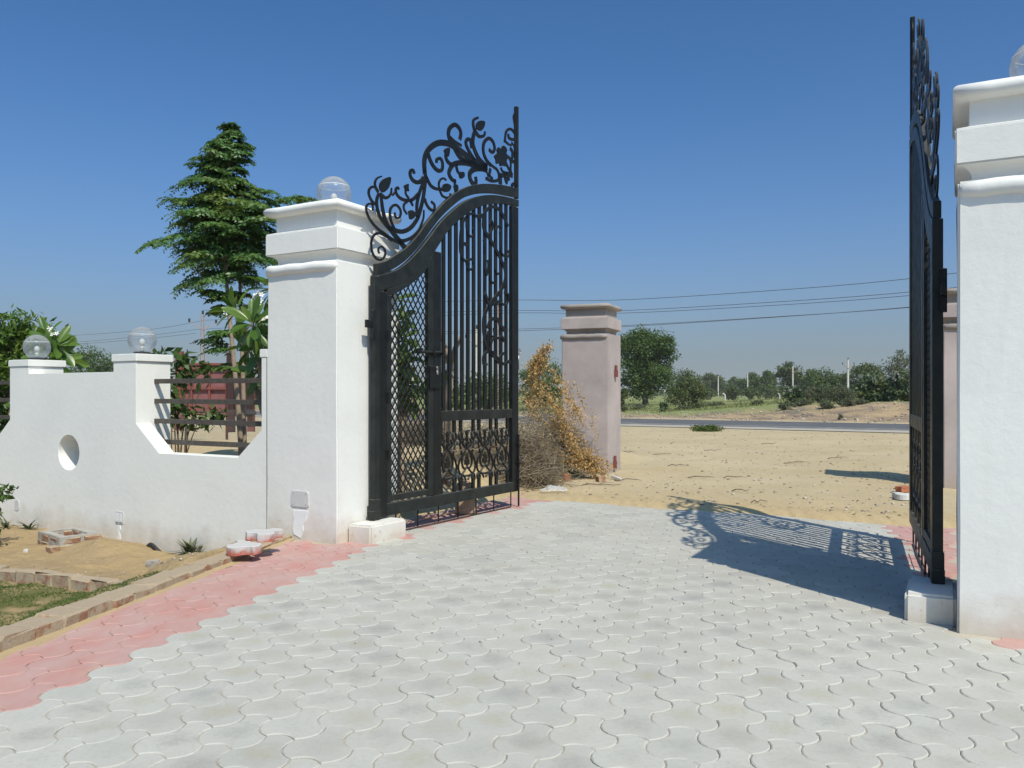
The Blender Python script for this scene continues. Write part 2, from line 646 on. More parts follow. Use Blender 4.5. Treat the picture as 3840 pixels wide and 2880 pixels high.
def ground_h(x, y):
    x = np.asarray(x, float)
    y = np.asarray(y, float)
    u = (x - PL.x) * U.x + (y - PL.y) * U.y
    v = (x - PL.x) * V.x + (y - PL.y) * V.y
    d = road_d(x, y)
    h = 0.05 * (hash_noise(x * 0.5, y * 0.5, 1) - 0.5) + 0.035 * (hash_noise(x * 1.7, y * 1.7, 2) - 0.5)
    h = h + 0.012
    # the passage under the paving
    edge = 4.02 + 0.30 * (hash_noise(u * 0.9, u * 0.3, 5) - 0.5) + 0.12 * (hash_noise(u * 3.1, u * 0.5, 6) - 0.5)
    inside = sstep(-0.75, -0.35, u) * (1 - sstep(6.2, 6.6, u)) * (1 - sstep(edge - 0.30, edge + 0.18, v))
    h = h * (1 - inside) - 0.12 * inside
    ridge = np.exp(-((v - edge - 0.45) / 0.35) ** 2) * sstep(-0.2, 0.3, u)
    h = h + 0.035 * ridge
    # heaped soil behind the boundary wall
    m = sstep(0.6, 2.0, -u) * sstep(1.0, 4.0, v) * (1 - sstep(9.0, 13.0, v))
    h = h + m * (0.30 + 0.18 * hash_noise(x * 0.8, y * 0.8, 9))
    flat = sstep(-ROAD_W - 2.5, -ROAD_W - 0.3, d) * (1 - sstep(0.3, 2.0, d))
    h = h * (1 - flat) - 0.03 * flat
    # rough verge, and the bank that rises to the right
    ver = sstep(0.5, 3.0, d) * (1 - sstep(11, 18, d))
    h = h + ver * (0.22 * (hash_noise(x * 0.6, y * 0.6, 12) - 0.35) + 0.12 * (hash_noise(x * 1.9, y * 1.9, 13) - 0.5))
    bank = sstep(9.0, 24.0, x) * sstep(2.5, 10.0, d) * (1 - sstep(26, 48, d))
    h = h + bank * (0.85 + 0.25 * (hash_noise(x * 0.22, y * 0.22, 15) - 0.5))
    return h


def H(x, y):
    return float(ground_h(x, y))


def terrain_mat():
    k = NT('sand_verge_and_field')
    p = k.pos()
    s = k.sep(p)
    d = k.math('DIVIDE', k.math('ADD', k.math('ADD', s[1], k.math('MULTIPLY', s[0], 0.68)), -52.3), math.hypot(1, 0.68))
    sand = k.mix(k.ramp(k.noise(p, 0.35, 5, 0.6), 0.35, 0.68), (0.495, 0.408, 0.262), (0.425, 0.338, 0.200))
    sand = k.mix(k.ramp(k.noise(p, 2.4, 6, 0.65), 0.5, 0.78, 0, 0.5), sand, (0.40, 0.305, 0.20))
    sand = k.mix(k.ramp(k.noise(p, 30, 4, 0.7), 0.62, 0.74, 0, 0.45), sand, (0.30, 0.24, 0.17))
    track = k.noise(k.vmul(p, (0.55, 0.55, 1)), 1.6, 6, 0.7, 1.6)
    sand = k.mix(k.ramp(track, 0.56, 0.70, 0, 0.55), sand, (0.50, 0.43, 0.32))
    sand = k.mix(k.ramp(k.noise(p, 0.8, 7, 0.75), 0.57, 0.70, 0, 0.45), sand, (0.36, 0.275, 0.175))
    # looser golden sand next to the paving
    v = k.math('ADD', k.math('MULTIPLY', s[0], V.x), k.math('ADD', k.math('MULTIPLY', s[1], V.y), -(PL.x * V.x + PL.y * V.y)))
    gold = k.ramp(k.math('ADD', v, k.math('MULTIPLY', k.noise(p, 1.1, 4), 1.6)), 5.4, 6.6, 1.0, 0.0)
    sand = k.mix(k.math('MULTIPLY', gold, 0.75), sand, (0.47, 0.355, 0.195))
    wob = k.math('MULTIPLY', k.math('SUBTRACT', k.noise(p, 0.22, 5, 0.65), 0.5), 9.0)
    verge = k.mix(k.ramp(k.noise(p, 0.5, 6, 0.7), 0.40, 0.60), (0.40, 0.29, 0.17), (0.17, 0.135, 0.11))
    verge = k.mix(k.ramp(k.noise(p, 5.0, 4, 0.8), 0.60, 0.72, 0, 0.8), verge, (0.14, 0.115, 0.10))
    verge = k.mix(k.ramp(k.noise(p, 7.0, 2, 0.5), 0.70, 0.74, 0, 0.6), verge, (0.60, 0.55, 0.48))
    col = k.mix(k.ramp(d, 0.8, 2.4), sand, verge)
    grass = k.mix(k.ramp(k.noise(p, 0.25, 6, 0.65), 0.35, 0.65), (0.19, 0.225, 0.075), (0.26, 0.265, 0.12))
    grass = k.mix(k.ramp(k.noise(p, 2.0, 5, 0.7), 0.5, 0.75, 0, 0.6), grass, (0.09, 0.12, 0.035))
    bankx = k.ramp(s[0], 10.0, 24.0, 0.0, 7.0)
    gd = k.math('SUBTRACT', k.math('ADD', d, wob), bankx)
    col = k.mix(k.ramp(gd, 4.0, 7.0), col, grass)
    k.color(col)
    k.rough(0.95)
    k.bsdf.inputs['Specular IOR Level'].default_value = 0.15
    wv = k.n('ShaderNodeTexWave')
    wv.inputs['Scale'].default_value = 1.6
    wv.inputs['Distortion'].default_value = 5.0
    wv.inputs['Detail'].default_value = 3.0
    wv.inputs['Detail Scale'].default_value = 1.2
    k.set(wv, 'Vector', p)
    h = k.math('ADD', k.math('MULTIPLY', k.noise(p, 9, 6, 0.7), 1.0), k.math('MULTIPLY', k.math('MULTIPLY', wv.outputs['Fac'], gold), 0.35))
    k.bump(h, 0.55, 0.05)
    return k.m


M['terrain'] = terrain_mat()


def axis_steps(lo, hi, fine_lo, fine_hi, fine, grow=1.18):
    pts = list(np.arange(fine_lo, fine_hi + 1e-6, fine))
    s, x = fine, fine_hi
    while x < hi:
        s *= grow
        x += s
        pts.append(min(x, hi))
    s, x = fine, fine_lo
    while x > lo:
        s *= grow
        x -= s
        pts.insert(0, max(x, lo))
    return np.array(pts)


def make_ground():
    us = axis_steps(-2600, 2600, -9, 9, 0.16, 1.045)
    vs = axis_steps(0.12, 3600, 0.12, 12, 0.16, 1.03)
    uu, vv = np.meshgrid(us, vs)
    X = PL.x + uu * U.x + vv * V.x
    Y = PL.y + uu * U.y + vv * V.y
    Z = ground_h(X, Y)
    nv, nu = uu.shape
    idx = np.arange(nv * nu).reshape(nv, nu)
    F = np.stack([idx[:-1, :-1], idx[:-1, 1:], idx[1:, 1:], idx[1:, :-1]], -1).reshape(-1, 4)
    o = link('ground', mesh_np('ground', np.stack([X, Y, Z], -1).reshape(-1, 3), F, M['terrain'], True))
    return tag(o, kind='structure')


make_ground()


def road_mat():
    k = NT('asphalt_road')
    p = k.pos()
    s = k.sep(p)
    d = k.math('DIVIDE', k.math('ADD', k.math('ADD', s[1], k.math('MULTIPLY', s[0], 0.68)), -52.3), math.hypot(1, 0.68))
    col = k.mix(k.ramp(k.noise(p, 0.5, 5), 0.35, 0.7), (0.090, 0.090, 0.094), (0.120, 0.118, 0.118))
    col = k.mix(k.ramp(k.math('ADD', d, k.math('MULTIPLY', k.noise(p, 0.5, 3), 0.5)), -2.0, -1.5), col, (0.060, 0.060, 0.063))
    col = k.mix(k.ramp(k.math('ADD', d, k.math('MULTIPLY', k.noise(p, 0.9, 5, 0.7), 1.2)), -7.2, -8.0), col, (0.40, 0.36, 0.30))
    k.color(col)
    k.rough(0.85)
    k.bump(k.noise(p, 60, 3), 0.3, 0.01)
    return k.m


def make_road():
    T = Vector((ROAD_N.y, -ROAD_N.x, 0))
    c = Vector((0, 52.3, 0))
    verts, faces = [], []
    cols = [0.0, -1.8, -4.6, -7.4, -ROAD_W]
    zs = [0.0, 0.05, 0.09, 0.05, -0.005]
    n = 160
    for i in range(n + 1):
        t = -800 + 1600 * i / n
        for dd, z in zip(cols, zs):
            q = c + T * t + ROAD_N * dd
            verts.append((q.x, q.y, z))
    for i in range(n):
        for j in range(4):
            a = i * 5 + j
            faces.append((a, a + 1, a + 6, a + 5))
    m = MB()
    m.add(verts, faces)
    o = m.build('road', road_mat(), smooth=True)
    tag(o, kind='structure')
    # pale edge line on the near side
    m = MB()
    verts, faces = [], []
    for i in range(n + 1):
        t = -800 + 1600 * i / n
        for dd in (-7.62, -7.76):
            q = c + T * t + ROAD_N * dd
            verts.append((q.x, q.y, 0.056 if dd > -7.7 else 0.052))
    for i in range(n):
        a = i * 2
        faces.append((a, a + 1, a + 3, a + 2))
    m.add(verts, faces)
    o = m.build('road_marking', simple_mat('worn_white_line', (0.55, 0.54, 0.50), (0.34, 0.33, 0.31), 3, 0.8, 0.0))
    tag(o, kind='structure')


make_road()

# ------------------------------------------------------------------ the paved court
LA = Vector((-0.165, 0.228, 0))
LB = Vector((0.075, 0.318, 0))
LC = LB - LA


def paver_outline(gap):
    nb = [LC, LB, LA, -LC, -LB, -LA]
    vt = [(nb[i] + nb[(i + 1) % 6]) / 3 for i in range(6)]      # corner between neighbour i and i+1
    bulge = {0: -1, 1: 1, 2: -1, 3: 1, 4: -1, 5: 1}
    pts = []
    for i in range(6):
        a, b = vt[(i - 1) % 6], vt[i]
        e = b - a
        nrm = Vector((e.y, -e.x, 0)).normalized()
        if nrm.dot(nb[i]) < 0:
            nrm = -nrm
        sag = 0.235 * e.length * bulge[i]
        for k in range(5):
            t = k / 5
            q = a + e * t + nrm * (sag * (1 - (2 * t - 1) ** 2))
            pts.append(q)
    n = len(pts)
    out = []
    for i in range(n):
        t = (pts[(i + 1) % n] - pts[i - 1]).normalized()
        nn = Vector((t.y, -t.x, 0))
        out.append(pts[i] - nn * gap)
    return out


def paver_geo(gap=0.0019, ch=0.006, th=0.06):
    o1 = paver_outline(gap)
    o0 = paver_outline(gap + ch)
    n = len(o1)
    verts = [(p.x, p.y, 0) for p in o0] + [(p.x, p.y, -0.0042) for p in o1] + [(p.x, p.y, -th) for p in o1]
    faces = [tuple(range(n))]
    for r in range(2):
        for i in range(n):
            j = (i + 1) % n
            faces.append((r * n + j, r * n + i, (r + 1) * n + i, (r + 1) * n + j))
    return verts, faces


def paver_mesh(name, mat, bottom=False, **kw):
    v, f = paver_geo(**kw)
    if bottom:
        n = len(v) // 3
        f = f + [tuple(2 * n + i for i in reversed(range(n)))]
    m = MB()
    m.add(v, f)
    return m.mesh(name, mat)


KERB0 = Vector((-2.25, 8.53, 0))
KERB1 = Vector((-2.923, 4.73, 0))
KD = (KERB1 - KERB0).normalized()
KN = Vector((-KD.y, KD.x, 0))
if KN.x > 0:
    KN = -KN                                    # towards the garden


def kerb_side(x, y):
    return (Vector((x, y, 0)) - KERB0).dot(KN)   # > 0: garden side


def is_red(x, y):
    u, v = uv(x, y)
    if v < 0.10:
        xl = -2.0 + (y - 5.39) * 0.207
        if x < xl + 0.005:
            return True
        d = Vector((x - PR.x, y - PR.y, 0))
        lu = d.dot(Vector((math.cos(RA), math.sin(RA), 0)))
        lv = d.dot(Vector((-math.sin(RA), math.cos(RA), 0)))
        return lu > -0.05 and -0.14 < lv < 0.1
    if u < (0.36 if v < 0.75 else 0.17 + 0.02 * v):
        return True
    if x > 3.62 + (y - 7.5) * 0.34:
        return True
    return False


def make_court():
    poly = [KERB0 + KD * 11.5, KERB0 + KD * -0.12, W(-0.45, 0.1), W(-0.45, 4.3), W(6.4, 4.3), W(6.4, 0.2), W(9.0, -0.6), W(11.0, -9.0), W(3.0, -14.0)]
    m = MB()
    m.add([(p.x, p.y, -0.0075) for p in poly], [tuple(range(len(poly)))])
    court = m.build('paved_court', M['joint'])
    tag(court, kind='structure')
    gp, gr = paver_mesh('paver', M['paver']), paver_mesh('paver', M['paver_red'])
    start = Vector((-2.154, 4.765, 0)) + LC * 0.5
    cand = []
    for i in range(-70, 71):
        for j in range(-70, 71):
            q = start + LB * i + LC * j
            if q.y < -2.5 or q.y > 16:
                continue
            u, v = uv(q.x, q.y)
            if kerb_side(q.x, q.y) > 0.03 and v < 0.3:
                continue
            if v > 4.3:
                continue
            dd = Vector((q.x - PR.x, q.y - PR.y, 0))
            lu = dd.dot(Vector((math.cos(RA), math.sin(RA), 0)))
            lv = dd.dot(Vector((-math.sin(RA), math.cos(RA), 0)))
            if lu > 0.02 and lv > 0.02:
                continue
            if v > -0.02 and u < -0.35:
                continue
            if -0.98 < u < 0 and 0.02 < v < 0.97:
                continue
            if q.x > 8 or u > 8:
                continue
            vis = q.y > 3.1 and abs(q.x) < 0.64 * q.y and not (lu > -0.1 and lv > -0.05)
            cand.append((0 if vis else 1, q.length, q, is_red(q.x, q.y)))
    cand.sort(key=lambda c: (c[0], c[1]))
    n_parts = 296
    rest = {False: ([], []), True: ([], [])}
    gv, gf = paver_geo(th=0.02)
    for k, (_, _, q, red) in enumerate(cand):
        z = rng.uniform(-0.0022, 0.0026)
        tx, ty = rng.uniform(-0.010, 0.010), rng.uniform(-0.010, 0.010)
        if k < n_parts:
            o = link('paver', gr if red else gp, court)
            o.location = (q.x, q.y, z)
            o.rotation_euler = (tx, ty, rng.uniform(-0.008, 0.008))
        else:
            vv, ff = rest[red]
            b = len(vv)
            vv.extend([(p[0] + q.x, p[1] + q.y, p[2] + z + p[1] * tx - p[0] * ty) for p in gv])
            ff.extend([tuple(i + b for i in f) for f in gf])
    for red in (False, True):
        me = bpy.data.meshes.new('paver_field')
        me.from_pydata(rest[red][0], [], rest[red][1])
        me.materials.append(M['paver_red_far'] if red else M['paver_far'])
        o = link('red_paver_rows' if red else 'grey_paver_rows', me, court)
        tag(o, kind='stuff')
    return court


make_court()

# ------------------------------------------------------------------ the garden strip left of the court
SOIL = -0.27
DV0 = Vector((-5.6, 8.25, 0))                   # brick edging between soil and lawn
DV1 = Vector((-2.86, 6.98, 0))
DD = (DV1 - DV0).normalized()
DN = Vector((-DD.y, DD.x, 0))                   # towards the wall


def garden_h(x, y):
    x = np.asarray(x, float)
    y = np.asarray(y, float)
    kd = (x - KERB0.x) * KN.x + (y - KERB0.y) * KN.y
    dv = (x - DV0.x) * DN.x + (y - DV0.y) * DN.y
    h = SOIL + 0.035 * (hash_noise(x * 3, y * 3, 21) - 0.5) + 0.03 * (hash_noise(x * 9, y * 9, 22) - 0.5)
    soil = sstep(-0.02, 0.10, dv)
    h = h + soil * (0.055 * (1 - sstep(0.1, 0.9, dv)) + 0.02 * hash_noise(x * 14, y * 14, 23))
    # clods heaped in front of the wall, a hollow at its foot, and the rise towards the pillar
    t = (PL.x - x) * U.x + (PL.y - y) * U.y
    v = (x - PL.x) * V.x + (y - PL.y) * V.y
    heap = np.exp(-((t - 2.9) / 0.55) ** 2 - ((v + 0.55) / 0.32) ** 2)
    h = h + heap * (0.10 + 0.05 * hash_noise(x * 7, y * 7, 24))
    hol = np.exp(-((t - 2.35) / 0.32) ** 2 - ((v + 0.04) / 0.14) ** 2)
    h = h - 0.13 * hol
    rise = (1 - sstep(0.5, 2.2, t)) * (1 - sstep(0.25, 1.1, kd))
    edge = soil * (1 - sstep(0.22, 1.0, kd))
    h = h + np.maximum(rise * 0.31, edge * 0.27)
    return h


def garden_mat():
    k = NT('garden_soil')
    p = k.pos()
    s = k.sep(p)
    col = k.mix(k.ramp(k.noise(p, 2.2, 6, 0.65), 0.35, 0.68), (0.44, 0.315, 0.165), (0.36, 0.265, 0.155))
    col = k.mix(k.ramp(k.noise(p, 11, 6, 0.7), 0.54, 0.75, 0, 0.7), col, (0.26, 0.185, 0.105))
    col = k.mix(k.ramp(k.noise(p, 34, 3, 0.6), 0.66, 0.72, 0, 0.6), col, (0.50, 0.44, 0.35))
    # turf roots on the lawn side of the edging
    dv = k.math('ADD', k.math('ADD', k.math('MULTIPLY', s[0], DN.x), k.math('MULTIPLY', s[1], DN.y)), -(DV0.x * DN.x + DV0.y * DN.y))
    turf = k.math('MULTIPLY', k.ramp(dv, -0.05, -0.09, 0.0, 1.0), k.ramp(k.noise(p, 3.2, 6, 0.65), 0.40, 0.56, 0.12, 0.85))
    col = k.mix(turf, col, k.mix(k.noise(p, 18, 4), (0.075, 0.105, 0.026), (0.15, 0.155, 0.055)))
    k.color(col)
    k.rough(0.97)
    k.bsdf.inputs['Specular IOR Level'].default_value = 0.1
    k.bump(k.noise(p, 16, 7, 0.72), 0.9, 0.04)
    return k.m


def make_garden():
    # sheet from behind the camera to the wall, left of the kerb
    na, nb = 150, 150
    verts, faces = [], []
    X = np.zeros((nb, na))
    Y = np.zeros((nb, na))
    for j in range(nb):
        f = (j / (nb - 1)) ** 0.8
        for i in range(na):
            kd = 0.10 + 7.0 * (i / (na - 1)) ** 1.6
            base = KERB0 + KD * (10.5 * (1 - f)) + KN * kd
            # slide the far edge onto the wall plane
            u, v = uv(base.x, base.y)
            X[j, i], Y[j, i] = base.x, base.y
    # columns run along the kerb direction; the last rows are pushed up to the wall
    for i in range(na):
        kd = 0.185 + 7.0 * (i / (na - 1)) ** 1.6
        a = KERB0 + KN * kd
        ua, va = uv(a.x, a.y)
        s_wall = va / (-KD.dot(V)) if abs(KD.dot(V)) > 1e-6 else 0   # along KD where v = 0
        s_wall = va / -(KD.dot(V)) * 1.0
        end = a + KD * (s_wall - 0.03)
        startp = KERB0 + KD * 10.5 + KN * kd
        for j in range(nb):
            f = (j / (nb - 1)) ** 0.7
            q = startp.lerp(end, f)
            X[j, i], Y[j, i] = q.x, q.y
    Z = garden_h(X, Y)
    Z[:, 0] -= 0.2
    idx = np.arange(na * nb).reshape(nb, na)
    F = np.stack([idx[:-1, :-1], idx[:-1, 1:], idx[1:, 1:], idx[1:, :-1]], -1).reshape(-1, 4)[:, ::-1]
    o = link('garden_soil', mesh_np('garden_soil', np.stack([X, Y, Z], -1).reshape(-1, 3), F, garden_mat(), True))
    tag(o, kind='structure')


make_garden()


def rough_brick(lx, ly, lz, seed, mat, jag=0.010):
    """a worn brick, corners knocked about (its base is at z = 0)"""
    r = random.Random(seed)
    bm = bmesh.new()
    bmesh.ops.create_cube(bm, size=1)
    bmesh.ops.scale(bm, vec=(lx, ly, lz), verts=bm.verts)
    bmesh.ops.translate(bm, vec=(0, 0, lz / 2), verts=bm.verts)
    bmesh.ops.bevel(bm, geom=list(bm.edges), offset=0.012, segments=1, affect='EDGES')
    for v in bm.verts:
        v.co += Vector((r.uniform(-jag, jag), r.uniform(-jag, jag), r.uniform(-jag, jag) * 0.6))
    me = bpy.data.meshes.new('brick')
    bm.to_mesh(me)
    bm.free()
    me.materials.append(mat)
    return me


def make_kerb():
    k = tag(link('kerb', None), kind='structure')
    meshes = [rough_brick(0.232, 0.215, 0.20, 100 + i, M['kerbbrick']) for i in range(7)]
    L, n = 11.0, 46
    for i in range(n):
        s = 0.10 + i * 0.24
        top = 0.035 + 0.055 * min(s / 4.0, 1.0)
        p = KERB0 + KD * s + KN * 0.11
        o = link('brick', meshes[(i * 3) % 7], k)
        o.location = (p.x + rng.uniform(-.008, .008), p.y, top - 0.20 + rng.uniform(-0.007, 0.007))
        o.rotation_euler = (rng.uniform(-.02, .02), rng.uniform(-.02, .02), math.atan2(KD.y, KD.x) + rng.uniform(-.03, .03) + (math.pi if i % 2 else 0))
    # mortar fill under and between the bricks, a little lower
    m = MB()
    pts = []
    for i in range(60):
        s = 0.0 + i * 11.0 / 59
        top = 0.028 + 0.055 * min(s / 4.0, 1.0)
        for w, z in ((0.012, -0.1), (0.016 + 0.006 * math.sin(i * 2.1), top - 0.01), (0.20, top - 0.006), (0.215, -0.35)):
            q = KERB0 + KD * s + KN * w
            pts.append((q.x, q.y, z))
    fs = []
    for i in range(59):
        for j in range(3):
            a = i * 4 + j
            fs.append((a, a + 1, a + 5, a + 4))
    m.add(pts, fs)
    m.build('mortar', simple_mat('sandy_mortar', (0.40, 0.33, 0.245), (0.30, 0.235, 0.17), 9, 0.95, 0.7, 40, 0.01), k)


make_kerb()


def make_edging():
    k = tag(link('garden_edging', None), kind='structure')
    n = int((DV1 - DV0).length / 0.245)
    for i in range(n + 1):
        p = DV0 + DD * (i * 0.245)
        o = link('brick', rough_brick(0.235, 0.125, 0.24, 300 + i, M['kerbbrick'], 0.014), k)
        o.location = (p.x, p.y, SOIL - 0.13 + rng.uniform(-0.012, 0.012))
        o.rotation_euler = (rng.uniform(-.04, .04), rng.uniform(-.04, .04), math.atan2(DD.y, DD.x) + rng.uniform(-.04, .04))


make_edging()


def make_drift():
    """sand swept against the kerb's foot"""
    verts, faces = [], []
    n = 90
    for i in range(n + 1):
        s = -0.05 + 9.0 * i / n
        w = 0.03 + 0.11 * float(hash_noise(s * 2.3, 0.3, 31)) * float(hash_noise(s * 7.1, 4.3, 33)) + 0.025 * s / 6
        for k, (d, z) in enumerate(((0.03, 0.014), (-w * 0.5, 0.006), (-w, -0.003))):
            q = KERB0 + KD * s + KN * d
            verts.append((q.x, q.y, z))
    for i in range(n):
        for j in range(2):
            a = i * 3 + j
            faces.append((a, a + 1, a + 4, a + 3))
    m = MB()
    m.add(verts, faces)
    o = m.build('sand_drift', simple_mat('drift_sand', (0.44, 0.32, 0.17), (0.36, 0.27, 0.16), 5, 0.95, 0.5, 50, 0.01), smooth=True)
    tag(o, kind='stuff')


make_drift()

# ------------------------------------------------------------------ pillars
def square_loft(m, rings, w, sgn, caps=(True, True)):
    """rings: (inset, z); the square runs xa 0..w away from the gate, y 0..w"""
    b = len(m.v)
    for ins, z in rings:
        for xa, y in ((ins, ins), (w - ins, ins), (w - ins, w - ins), (ins, w - ins)):
            m.v.append((sgn * xa, y, z))
    n = len(rings)
    for i in range(n - 1):
        for k in range(4):
            k2 = (k + 1) % 4
            m.f.append((b + i * 4 + k, b + i * 4 + k2, b + (i + 1) * 4 + k2, b + (i + 1) * 4 + k))
    if caps[0]:
        m.f.append((b, b + 3, b + 2, b + 1))
    if caps[1]:
        e = b + (n - 1) * 4
        m.f.append((e, e + 1, e + 2, e + 3))


def wobble(me, amp, seed, cuts=0):
    """hand-trowelled plaster: edges and faces not dead straight"""
    bm = bmesh.new()
    bm.from_mesh(me)
    if cuts:
        bmesh.ops.subdivide_edges(bm, edges=[e for e in bm.edges if e.calc_length() > 0.25], cuts=cuts, use_grid_fill=True)
    for v in bm.verts:
        c = v.co
        v.co.x += amp * 2 * (float(hash_noise(c.z * 2.3 + c.y * 1.7, c.x * 2 + seed, seed)) - 0.5)
        v.co.y += amp * 2 * (float(hash_noise(c.z * 2.1 - c.x * 1.9, c.y * 2 + seed, seed + 3)) - 0.5)
        v.co.z += amp * 1.2 * (float(hash_noise(c.x * 2.7 + seed, c.y * 2.7, seed + 5)) - 0.5)
    bm.to_mesh(me)
    bm.free()
    me.update()
    return me


def make_pillar(name, label, loc, rz, sgn, mats, group, k=1.0, seed=1):
    t = thing(name, label, 'pillar', loc, rz, group)
    w = 0.968
    m = MB()
    square_loft(m, [(0, -0.7), (0, 2.82)], w, sgn)
    me = m.mesh('body', mats[0], bevel=0.014, seg=2)
    link('body', wobble(me, 0.004, seed, 7), t)
    # the roll below the neck: front, far side and back, not on the gate side
    m = MB()
    r = 0.056
    path = [(sgn * 0.012, 0.012)]
    for i in range(11):
        path.append((sgn * (0.03 + (w - 0.06) * i / 10), 0.012))
    for i in range(11):
        path.append((sgn * (w - 0.012), 0.03 + (w - 0.06) * i / 10))
    for i in range(11):
        path.append((sgn * (w - 0.03 - (w - 0.06) * i / 10), w - 0.012))
    rr = [r * 0.35, r * 0.8] + [r] * (len(path) - 3) + [r * 0.6]
    m.tube([(p[0], p[1], 2.765 + 0.004 * math.sin(i * 1.7 + seed)) for i, p in enumerate(path)], rr, 14)
    m.build('roll', mats[1], t, smooth=True)
    cove = [(0.078 - 0.085 * (1 - math.cos(i / 6 * math.pi / 2)), 2.858 + 0.064 * math.sin(i / 6 * math.pi / 2)) for i in range(7)]
    m = MB()
    square_loft(m, [(0.074, 2.81), (0.078, 2.855)] + cove, w, sgn, (False, False))
    link('neck', wobble(m.mesh('neck', mats[1]), 0.003, seed + 1), t)
    m = MB()
    square_loft(m, [(-0.012, 2.922), (-0.012, 3.147), (0.062, 3.172)], w, sgn)
    me = m.mesh('band', mats[0], bevel=0.01, seg=2)
    link('band', wobble(me, 0.004, seed + 2, 3), t)
    m = MB()
    square_loft(m, [(0.066, 3.165), (0.066, 3.335)], w, sgn, (False, False))
    link('upper_neck', wobble(m.mesh('upper_neck', mats[1]), 0.003, seed + 3), t)
    m = MB()
    rings = [(0.055, 3.330)]
    for i in range(9):
        a = -math.pi / 2 + math.pi * i / 8
        rings.append((0.025 - 0.050 * math.cos(a), 3.378 + 0.048 * math.sin(a)))
    rings.append((0.2, 3.434))
    square_loft(m, rings, w, sgn)
    me = m.mesh('cap', mats[1], smooth=False)
    me = wobble(me, 0.005, seed + 4, 4)
    me.polygons.foreach_set('use_smooth', [True] * len(me.polygons))
    link('cap', me, t)
    t.scale = (k, k, k)
    return t


WM = (M['white'], M['white'])
PM = (M['pink'], M['pinkgrey'])
pil_l = make_pillar('gate_pillar', 'tall white gate pillar with a grey junction plate near its foot', (PL.x, PL.y, 0), UA, -1, WM, 'white gate pillars', 1.0, 1)
pil_r = make_pillar('gate_pillar', 'white gate pillar beside the gate leaf that is seen nearly edge-on', (PR.x, PR.y, 0), RA, 1, WM, 'white gate pillars', 1.0, 2)
PINK_A = R(-22.5)
pk_l = make_pillar('roadside_pillar', 'bare pinkish plaster pillar with a dry golden creeper at its side', (1.735, 15.0, 0), PINK_A, -1, PM, 'bare plaster pillars by the road', 0.912, 3)
pk_r = make_pillar('roadside_pillar', 'bare pinkish plaster pillar half hidden behind the white pillar', (6.74, 12.95, 0), PINK_A, 1, PM, 'bare plaster pillars by the road', 0.912, 4)


def rounded_rect(cx, cz, w, h, r, n=4):
    pts = []
    for sx, sz, a0 in ((1, 1, 0), (-1, 1, 90), (-1, -1, 180), (1, -1, 270)):
        for i in range(n + 1):
            a = R(a0 + 90 * i / n)
            pts.append((cx + sx * (w / 2 - r) + r * math.cos(a), cz + sz * (h / 2 - r) + r * math.sin(a)))
    return pts


# junction plate with its screws, and the fresh plaster run under it
m = MB()
m.prism(rounded_rect(-0.50, 0.415, 0.245, 0.165, 0.03), -0.009, 0.004)
jp = m.build('junction_plate', M['plastic_plate'], pil_l, bevel=0.004)
for sx in (-0.085, 0.085):
    for sz in (-0.055, 0.055):
        m = MB()
        m.tube([(-0.50 + sx, -0.0115, 0.415 + sz), (-0.50 + sx, -0.006, 0.415 + sz)], 0.006, 8)
        m.build('screw', M['rubble'], jp)
m = MB()
pr = random.Random(4)
edge_l = [(-0.585 + pr.uniform(-0.02, 0.02), 0.30 - i * 0.05) for i in range(6)]
edge_r = [(-0.405 + pr.uniform(-0.025, 0.02) - 0.012 * i, 0.30 - i * 0.05) for i in range(6)]
m.prism(edge_l + [(-0.49, 0.015)] + edge_r[::-1], -0.005, 0.01)
me = m.mesh('plaster_patch', M['fresh'], bevel=0.003)
link('plaster_patch', me, pil_l)
# red iron brackets left in the pink pillars for a gate that is not there
for (y, z, h) in ((0.42, 0.10, 0.16), (0.5, 1.96, 0.14)):
    m = MB()
    m.box(-0.01, 0.06, y - 0.05, y + 0.05, z, z + h)
    m.tube([(0.035, y, z + h), (0.035, y, z + h + 0.10)], 0.028, 8)
    m.build('hinge_bracket', M['red'], pk_l)
m = MB()
m.tube([(-0.075, 0.30, -0.1), (-0.075, 0.30, 1.02)], 0.045, 10)
m.box(-0.12, 0.02, 0.26, 0.34, 0.20, 0.26)
m.box(-0.12, 0.02, 0.26, 0.34, 0.84, 0.90)
m.build('hinge_post', M['rust'], pk_r)


